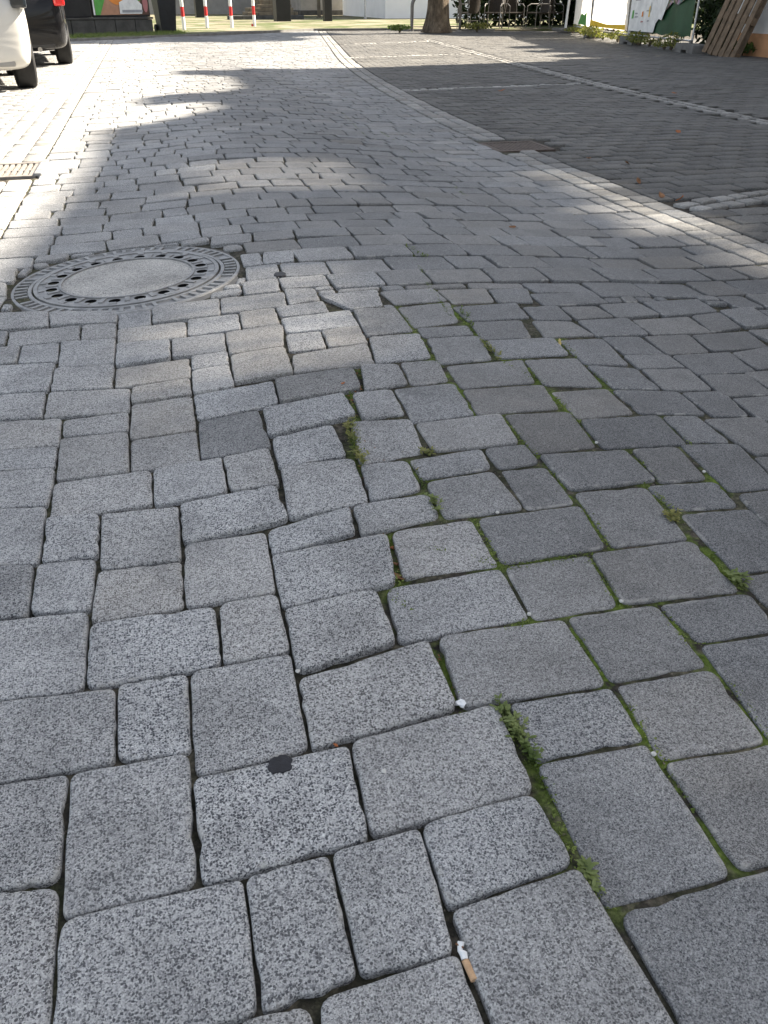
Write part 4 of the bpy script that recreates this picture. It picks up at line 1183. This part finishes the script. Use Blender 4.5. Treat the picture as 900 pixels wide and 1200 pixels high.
for i in range(3):
    a = Vector((*FP[i + 1], 0)); b = Vector((*FP[i], 0)); d = b - a; L = d.length; ang = math.atan2(d.y, d.x)      # x runs towards the camera
    r = empty('site_fence', (a.x, a.y, lotz(a.x, a.y)), ang, flabs[i], 'fence', 'site fence panels')
    MB().tube([(.04, 0, .03), (.04, 0, 2.0)], .021, 10).build('post', M['steel'], r, True); MB().tube([(L - .06, 0, .03), (L - .06, 0, 2.0)], .021, 10).build('post', M['steel'], r, True)
    MB().tube([(.05, 0, .18), (L - .07, 0, .18)], .016, 8).build('rail', M['steel'], r, True); MB().tube([(.05, 0, 1.97), (L - .07, 0, 1.97)], .016, 8).build('rail', M['steel'], r, True)
    for k in range(1, 14): MB().tube([(L * k / 14, .012, .1), (L * k / 14, .012, 1.97)], .003, 5).build('wire', M['steel'], r)
    yb = -.03                                           # the lot side
    bn_ = MB(); vs = []; NX = 24
    for j, z in enumerate((.24, .7, 1.2, 1.9)):
        for q in range(NX + 1): vs.append((.08 + (L - .2) * q / NX, yb + .018 * math.sin(q * .9 + j), z + .015 * math.sin(q * 1.7)))
    bn_.add(vs, [(j * (NX + 1) + q, j * (NX + 1) + q + 1, (j + 1) * (NX + 1) + q + 1, (j + 1) * (NX + 1) + q) for j in range(3) for q in range(NX)])
    ban = bn_.build('banner', M['bannerg'] if i == 0 else M['bannerw'], r, True)
    def pr_(pts, m, y): MB().prism(pts, 'y', y - .003, y).build('banner_print', m, ban)
    y1 = yb - .03
    if i == 0:
        pr_([(.1, .26), (1.55, .26), (1.62, .42), (1.75, .5), (1.9, .48), (2.0, .62), (2.12, .8), (2.2, 1.1), (2.25, 1.9), (.1, 1.9)], M['p_white'], y1 - .012)
        pr_([(1.7, .62), (2.05, .66), (2.3, .78), (2.6, .74), (2.9, .84), (L - .3, 1.0), (L - .25, 1.9), (1.7, 1.9)], M['photo'], y1)
        pr_([(2.75, .86), (3.1, .9), (3.12, 1.12), (2.78, 1.1)], M['p_white'], y1 - .016)
        for q, (x0, z0, w_, h_, m) in enumerate(((.25, .48, .10, .16, 'p_green'), (.42, .5, .2, .03, 'p_grey'), (.42, .56, .16, .03, 'p_grey'), (.8, .42, .14, .03, 'p_pink'), (.82, .52, .08, .1, 'p_orange'), (1.15, .44, .12, .03, 'p_grey'), (1.2, .52, .05, .2, 'p_yellow'), (1.05, .62, .22, .02, 'p_grey'), (.35, .8, .3, .02, 'p_grey'), (1.28, .6, .02, .18, 'p_grey'))):
            pr_([(x0, z0), (x0 + w_, z0 + .01), (x0 + w_ * .9, z0 + h_), (x0 + w_ * .1, z0 + h_ * .9)], M[m], y1 - .02)
    elif i == 1:
        pr_([(.1, .26), (L - .14, .26), (L - .14, .36), (L * .5, .33), (.1, .40)], M['p_yellow'], y1 - .012)
        pr_([(L * .3, 1.0), (L - .14, .92), (L - .14, 1.2), (L * .3, 1.2)], M['p_orange'], y1 - .012)
    else:
        pr_([(L * .4, .26), (L * .85, .26), (L * .82, .55), (L * .7, .48), (L * .55, .52)], M['p_green'], y1 - .012)
for i, (P_, lab) in enumerate(((FP[0], 'concrete fence foot beside the leaning pallet'), (FP[1], 'concrete fence foot below the yellow-edged banner'), (FP[2], 'concrete fence foot among plants near the terrace'))):
    f = empty('ballast_block', (P_[0] - (.12 if i == 0 else 0), P_[1] - .1, lotz(*P_)), 1.45, lab, 'concrete block', 'concrete fence feet')
    pf = [(-.36, 0), (-.12, 0), (-.10, .05), (.10, .05), (.12, 0), (.36, 0), (.36, .12), (.33, .15), (-.33, .15), (-.36, .12)]
    mb = MB(); mb.prism(pf, 'y', -.11, .11); mb.build('block', M['concrete'], f)
    MB().tube([(0, 0, .15), (0, 0, .20)], .026, 10).build('socket', M['concrete'], f)
# yellow pole at the fence joint
yp = empty('marker_pole', (FP[1][0] + .1, FP[1][1] - .25, 0), 0, 'yellow marker pole beside the fence joint', 'pole')
MB().tube([(0, 0, 0), (.02, 0, 2.1)], .03, 12).build('shaft', M['p_yellow'], yp, True); MB().lathe([(.06, 0), (.06, .05), (.03, .06)], 14).build('collar', M['p_yellow'], yp)
# plants along the fence
for seg, lab in enumerate(('yellow green weeds below the green banner', 'yellow green weeds below the yellow-edged banner', 'yellow green weeds next to the parasol at the fence end')):
    a, b = FP[seg], FP[seg + 1]; cs = []
    for t in (.2, .3, .62, .75, .85, .95):
        hh = random.uniform(.04, .13); cs.append(((a[0] + (b[0] - a[0]) * t - .05 + random.uniform(-.1, .2), a[1] + (b[1] - a[1]) * t, hh), (.22, .3, hh)))
    bush('weed_plant', lab, 'weeds', cs, 800, .035, M['drygrass'], 'weeds along the fence')
bush('hedge', 'tall dark hedge behind the green banner of the site fence', 'hedge', [((12.3 + random.uniform(-.2, .3), 14.9 + i * .75, 1.4 + 1.5 * (i % 2)), (.8, .8, 1.7)) for i in range(6)], 9000, .15, M['hedge'])
bush('shrub', 'dark green shrub behind the leaning pallet', 'shrub', [((10.0, 14.95, .3), (.2, .25, .35)), ((10.15, 15.4, .5), (.3, .4, .5))], 1200, .06, M['hedge'])
bush('weed_plant', 'leafy green weeds at the foot of the building corner', 'weeds', [((9.95, 14.1, .08), (.1, .35, .1))], 220, .04, M['leaf'])
bush('weed_plant', 'leafy green weeds on the left of the tree trunk', 'weeds', [((unproj(468, 37, .03)[0], unproj(468, 37, .03)[1], .1), (.35, .25, .07))], 260, .045, M['weed'])
bush('weed_plant', 'yellow green weeds on the right of the tree trunk', 'weeds', [((unproj(548, 35, .03)[0], unproj(548, 35, .03)[1] - .8, .12), (.5, .25, .09))], 330, .045, M['drygrass'])
mb = MB()
def gfn():
    t = random.random(); return (-1.9 + 3.0 * t + random.gauss(0, .1), 24.0 + 2.9 * t + random.gauss(0, .5), random.uniform(.03, .14))
for _ in range(2600):
    p = gfn(); a = random.random() * 6.28; h = random.uniform(.03, .10)
    mb.add([(p[0], p[1], .03), (p[0] + .012, p[1], .03), (p[0] + .05 * math.cos(a), p[1] + .05 * math.sin(a), .03 + h)], [(0, 1, 2)])
gs = mb.build('grass', M['weed'], fix=False); tag(gs, 'grass along the foot of the kiosk wall', 'grass', kind='stuff')

# pallet leaning by the building
pl = empty('pallet', (9.50, 14.1, -.02), 0, 'weathered wooden pallet leaning against the site fence beside the building', 'pallet')
def pal(mb, name):
    o = mb.build(name, M['wood'], pl); o.data.transform(PM); return o
PM = Matrix.Rotation(R(-80), 4, 'Z') @ Matrix.Rotation(R(-16), 4, 'X') @ Matrix.Rotation(R(8), 4, 'Y')
xx = -.4
for wd in (.105, .09, .11, .09, .10, .09):
    pal(MB().bbox(xx, -.02, 0, xx + wd, .0, 1.22 + random.uniform(-.02, .02), .004), 'plank'); xx += wd + .042
for z in (.02, .55, 1.08):
    pal(MB().bbox(-.4, .002, z, .4, .022, z + .11, .004), 'cross_plank')
    for x in (-.38, -.06, .26): pal(MB().bbox(x, .024, z, x + .13, .10, z + .11, .004), 'block')
for x in (-.36, -.05, .27): pal(MB().bbox(x, .102, 0, x + .11, .122, 1.2, .004), 'back_plank')

# ------------------------------------------------------------------ plants in the joints
mb = MB(); mp = []
for l in MOSS:
    for a, b in zip(l[:-1], l[1:]):
        L = math.dist(a, b); nn = int(L * 1000)
        for _ in range(nn):
            t = random.random(); X = a[0] + (b[0] - a[0]) * t + random.gauss(0, .0045); Y = a[1] + (b[1] - a[1]) * t + random.gauss(0, .0045)
            if mnoise.noise(Vector((X * 9, Y * 9, 3))) < -.08: continue
            z = bedz(X, Y); hgt = max(.0, hf(X, Y) + .0012 - z)
            p = Vector((X, Y, z + random.random() * hgt)); s = random.uniform(.0012, .003)
            a_ = Vector((random.gauss(0, 1), random.gauss(0, 1), random.gauss(0, .6))).normalized(); b_ = a_.cross(Vector((random.gauss(0, 1), random.gauss(0, 1), 1))).normalized()
            mb.add([p - a_ * s, p + b_ * s * .6, p + a_ * s, p - b_ * s * .6], [(0, 1, 2, 3)])
ms = mb.build('moss', M['moss'], fix=False); tag(ms, 'green moss filling the joints between the pavers', 'moss', kind='stuff')

def weed(px, py, h, n, spread, label, along=None, m='weed', leaf=.0045):
    X, Y = unproj(px, py); z = bedz(X, Y)
    r = empty('weed', (X, Y, z), 0, label, 'weed', 'weeds in the paving joints')
    st = MB(); lf = MB()
    for i in range(n):
        t = random.uniform(-1, 1); bx = (along[0] * t if along else random.gauss(0, .006)); by = (along[1] * t if along else random.gauss(0, .006))
        a = random.random() * 6.28; hh = h * random.uniform(.5, 1.1); lean = spread * random.uniform(.3, 1)
        p0 = Vector((bx, by, 0)); p1 = Vector((bx + lean * .35 * math.cos(a), by + lean * .35 * math.sin(a), hh * .6)); p2 = Vector((bx + lean * math.cos(a), by + lean * math.sin(a), hh))
        st.tube([p0, p1, p2], [.0008, .0006, .0004], 5)
        for k in range(7):
            u = random.uniform(.25, 1); p = p0.lerp(p1, u * 2) if u < .5 else p1.lerp(p2, u * 2 - 1)
            d = Vector((random.gauss(0, 1), random.gauss(0, 1), random.uniform(-.1, .7))).normalized(); s = leaf * random.uniform(.6, 1.3)
            sd = d.cross(Vector((0, 0, 1))).normalized() * s * .42; q = p + d * s * 2
            lf.add([p, p + d * s * .6 + sd, p + d * s * 1.5 + sd * .8, q, p + d * s * 1.5 - sd * .8, p + d * s * .6 - sd], [(0, 1, 2, 3, 4, 5)])
    st.build('stems', M['weed'], r)['kind'] = 'stuff'; lf.build('foliage', M[m], r, fix=False)['kind'] = 'stuff'
def al(a, b):
    p, q = unproj(*a), unproj(*b); return ((q[0] - p[0]) / 2, (q[1] - p[1]) / 2)
weed(606, 856, .022, 40, .014, 'bushiest green weed in the wide joint beside the white paper scrap', al((588, 828), (626, 890)))
weed(414, 516, .024, 34, .02, 'grassy pale green weed in the widest crack of the heaved pavers', al((406, 492), (424, 542)), 'drygrass')
weed(501, 528, .012, 9, .016, 'small pale green weed at the corner of two heaved pavers', None, 'drygrass')
weed(508, 588, .014, 10, .014, 'small green weed beside the yellowed leaf scrap', al((500, 575), (516, 600)))
weed(791, 607, .016, 12, .016, 'pale green weed at a joint crossing of the right-hand pavers', None, 'drygrass')
weed(862, 680, .014, 9, .013, 'small leafy weed in the mossy joint by the large right-hand pavers', None, 'weed', .006)
weed(690, 1026, .006, 9, .010, 'round-leaved seedling in the long mossy joint', al((686, 1018), (696, 1042)), 'weed', .005)
weed(577, 412, .016, 12, .02, 'yellow green weed on the crest of the heave', al((565, 400), (588, 422)), 'drygrass')
weed(546, 372, .014, 10, .02, 'green weed in a joint behind the crest of the heave', al((535, 365), (555, 385)))
weed(487, 295, .02, 12, .03, 'green weed in a joint farther along the road', al((478, 288), (500, 300)))

# ------------------------------------------------------------------ litter
def leafshape(name, px, py, size, m, label, grp=None, lift=.004, curl=.5, asp=.5):
    X, Y = unproj(px, py); vs = []; n = 7
    for i in range(n):
        t = i / (n - 1); wv = asp * (.08 + .92 * math.sin(math.pi * t ** .8)) * (1 + random.gauss(0, .12))
        for s in (-1, 0, 1): vs.append(((t - .5) * size, s * wv * size * .5, curl * size * ((t - .5) ** 2 + .5 * abs(s) * wv * wv) + random.gauss(0, size * .02)))
    fs = [(3 * i + k, 3 * i + k + 1, 3 * i + k + 4, 3 * i + k + 3) for i in range(n - 1) for k in (0, 1)]
    o = MB().add(vs, fs).build(name, m, None, True, fix=False)
    sd = o.modifiers.new('t', 'SOLIDIFY'); sd.thickness = .0006
    o.location = (X, Y, hf(X, Y) + lift); o.rotation_euler = (random.gauss(0, .3), random.gauss(0, .3), random.random() * 6.28)
    return tag(o, label, 'leaf', grp)
M['dryleaf'] = simple('dry_brown_leaf', (.20, .10, .05), .8, .2, 0, .5, 60)
M['redleaf'] = simple('rusty_leaf', (.33, .12, .05), .8, .2, 0, .4, 60)
M['yellowleaf'] = simple('yellowed_leaf', (.55, .42, .16), .8, .2, 0, .3, 60)
leafshape('leaf', 461, 636, .02, M['redleaf'], 'rusty dead leaf at the top of the widest crack', None, -.012)
leafshape('leaf', 466, 656, .024, M['dryleaf'], 'curled tan dead leaf in the middle of the widest crack', None, -.010, .9, .3)
leafshape('leaf', 468, 672, .026, M['dryleaf'], 'broad brown dead leaf at the foot of the widest crack', None, -.008)
leafshape('leaf', 488, 549, .022, M['yellowleaf'], 'narrow yellowed leaf scrap between two heaved pavers', None, -.002, .3, .3)
leafshape('leaf', 656, 403, .03, M['yellowleaf'], 'narrow yellow leaf on the crest of the heave', None, .002, .3, .3)
leafshape('leaf', 393, 872, .008, M['redleaf'], 'tiny orange leaf crumb in a joint next to the tar-marked paver', None, -.002)
for i, (px, py, sz, c, lab) in enumerate(((797, 235, .07, 'redleaf', 'rusty leaf on the pale setts near the bay line'), (775, 231, .06, 'dryleaf', 'brown leaf at the corner of the pale setts and the bay line'), (735, 193, .06, 'dryleaf', 'brown leaf on the pale setts beyond the bay line'), (690, 187, .06, 'dryleaf', 'brown leaf beside the shaded drain grate'), (795, 156, .07, 'redleaf', 'rusty leaf lying alone in the middle of a parking bay'), (748, 214, .05, 'dryleaf', 'small brown leaf between bay line and drain grate'), (588, 107, .08, 'redleaf', 'rusty leaf beside the dashed bay line'), (790, 110, .06, 'redleaf', 'rusty leaf beyond the long double bay line'), (600, 268, .035, 'dryleaf', 'small brown leaf on the road right of the heave'), (402, 452, .012, 'redleaf', 'rusty crumb of leaf beside the step in the pavers'))):
    leafshape('leaf', px, py, sz, M[c], lab, 'fallen leaves', .006)
# cigarette end
a = unproj(537, 1106); b = unproj(556, 1148); c = ((a[0] + b[0]) / 2, (a[1] + b[1]) / 2); L = math.dist(a, b)
cg = empty('cigarette_end', (c[0], c[1], hf(*c) - .002), math.atan2(b[1] - a[1], b[0] - a[0]), 'crushed cigarette end with tan filter in the joint', 'cigarette end')
f = MB().tube([(-.002, 0, 0), (L * .5, 0, .001)], .0034, 14).build('filter', simple('tan_filter_paper', (.52, .34, .20), .8, .2, 0, .2, 200), cg, True); f.data.transform(Matrix.Diagonal((1, 1.15, .75, 1)))
MB().tube([(-.003, 0, 0), (-.008, .001, .001), (-.013, -.0005, .0), (-.018, .0025, .003), (-.021, .001, .001)], [.0034, .0040, .0028, .0038, .0012], 9).build('crumpled_paper', M['whitepaint'], cg, True)
MB().tube([(-.013, .003, .003), (-.019, -.003, .004)], .0009, 6).build('tobacco', M['dryleaf'], cg)
# white paper scrap
X, Y = unproj(540, 823); mb = MB(); bm = bmesh.new(); bmesh.ops.create_icosphere(bm, subdivisions=2, radius=.0065)
for v in bm.verts: v.co *= 1 + random.uniform(-.35, .4); v.co.z *= .7
bm.verts.index_update(); mb.add([v.co for v in bm.verts], [[v.index for v in f.verts] for f in bm.faces]); bm.free()
pp = mb.build('paper_scrap', M['whitepaint']); pp.location = (X, Y, hf(X, Y) - .002); tag(pp, 'crumpled white paper scrap in the joint above the bushiest weed', 'paper')
# tar spots
M['tar'] = simple('dried_tar', (.022, .022, .026), .55, .3, 0, .4, 120, .3)
def spot(px, py, rx, ry, label):
    X, Y = unproj(px, py); n = 26
    vs = [(0, 0, .0012)]
    for k, zz in ((.55, .0011), (.85, .0008), (1, -.006)):
        for i in range(n):
            t = 2 * math.pi * i / n; w_ = k * (1 + .45 * mnoise.noise(Vector((math.cos(t) * 2.2, math.sin(t) * 2.2, px * .37)))); vs.append((rx * w_ * math.cos(t), ry * w_ * math.sin(t), zz))
    fs = [(0, 1 + i, 1 + (i + 1) % n) for i in range(n)] + [(1 + r * n + i, 1 + r * n + (i + 1) % n, 1 + (r + 1) * n + (i + 1) % n, 1 + (r + 1) * n + i) for r in range(2) for i in range(n)]
    o = MB().add(vs, fs).build('tar_spot', M['tar'], None, True); o.location = (X, Y, hf(X, Y) + .0028); return tag(o, label, 'tar spot', 'tar spots on the pavers')
spot(328, 897, .018, .016, 'black tar spot on the edge of a large speckled paver')
spot(328, 322, .022, .03, 'small black tar spot on a paver right of the manhole cover')
# pebbles
M['pebble'] = simple('pale_pebble', (.55, .54, .50), .8, .2, 0, .2, 90)
pbs = [(728, 705, 'white pebble at the joint crossing between four large pavers'), (349, 787, 'pale pebble in the joint left of a large paver'), (620, 720, 'white pebble in the mossy joint left of the white-dotted crossing'), (766, 884, 'white pebble in a sandy joint of the right-hand pavers'), (699, 519, 'pale pebble in the mossy joint on the right slope of the heave'), (825, 553, 'pale pebble beside a weed on the right-hand pavers'), (450, 905, 'tiny pale pebble lying on a large paver'), (583, 601, 'white crumb lying on a dark paver')]
for px, py, lab in pbs:
    X, Y = unproj(px, py); mb = MB(); bm = bmesh.new(); bmesh.ops.create_icosphere(bm, subdivisions=2, radius=.0035)
    for v in bm.verts: v.co *= 1 + random.uniform(-.15, .15); v.co.z *= .7
    bm.verts.index_update(); mb.add([v.co for v in bm.verts], [[v.index for v in f.verts] for f in bm.faces]); bm.free()
    o = mb.build('pebble', M['pebble'], None, True); o.location = (X, Y, hf(X, Y) + .001); tag(o, lab, 'pebble', 'loose pebbles')

# grit and crumbs lying in the joints: nobody could count them
mb = MB()
for _ in range(9000):
    Y = random.uniform(.3, 2.9); X = random.uniform(-.6, 1.9)
    if not in_view(X, Y, 0): continue
    z = bedz(X, Y); s = random.uniform(.0008, .0026) * (1.4 if random.random() < .1 else 1)
    vs = [(X + random.gauss(0, s), Y + random.gauss(0, s), z - s * .5) for _ in range(3)] + [(X, Y, z + s * 1.5)]
    mb.add(vs, [(0, 1, 3), (1, 2, 3), (2, 0, 3)])
M['grit'] = simple('joint_grit', (.22, .19, .15), .9, .2, 0, .6, 300)
gt = mb.build('grit', M['grit'], fix=False); tag(gt, 'loose grit and crumbs lying in the paving joints', 'grit', kind='stuff')

mb = MB()
for _ in range(170):
    Y = random.uniform(.75, 2.2); X = crack_x(Y) + random.gauss(.004, .012); z = bedz(X, Y) + random.uniform(.001, .006); s = random.uniform(.002, .007); a = random.random() * 6.28
    c_, s_ = math.cos(a) * s, math.sin(a) * s
    mb.add([(X - c_, Y - s_, z), (X + s_ * .4, Y - c_ * .4, z + random.uniform(0, .004)), (X + c_, Y + s_, z + random.uniform(-.001, .004)), (X - s_ * .4, Y + c_ * .4, z + random.uniform(0, .004))], [(0, 1, 2, 3)])
lc = mb.build('leaf_litter', M['dryleaf'], fix=False); tag(lc, 'dry leaf crumbs lying in the widest crack of the pavers', 'leaf litter', kind='stuff')
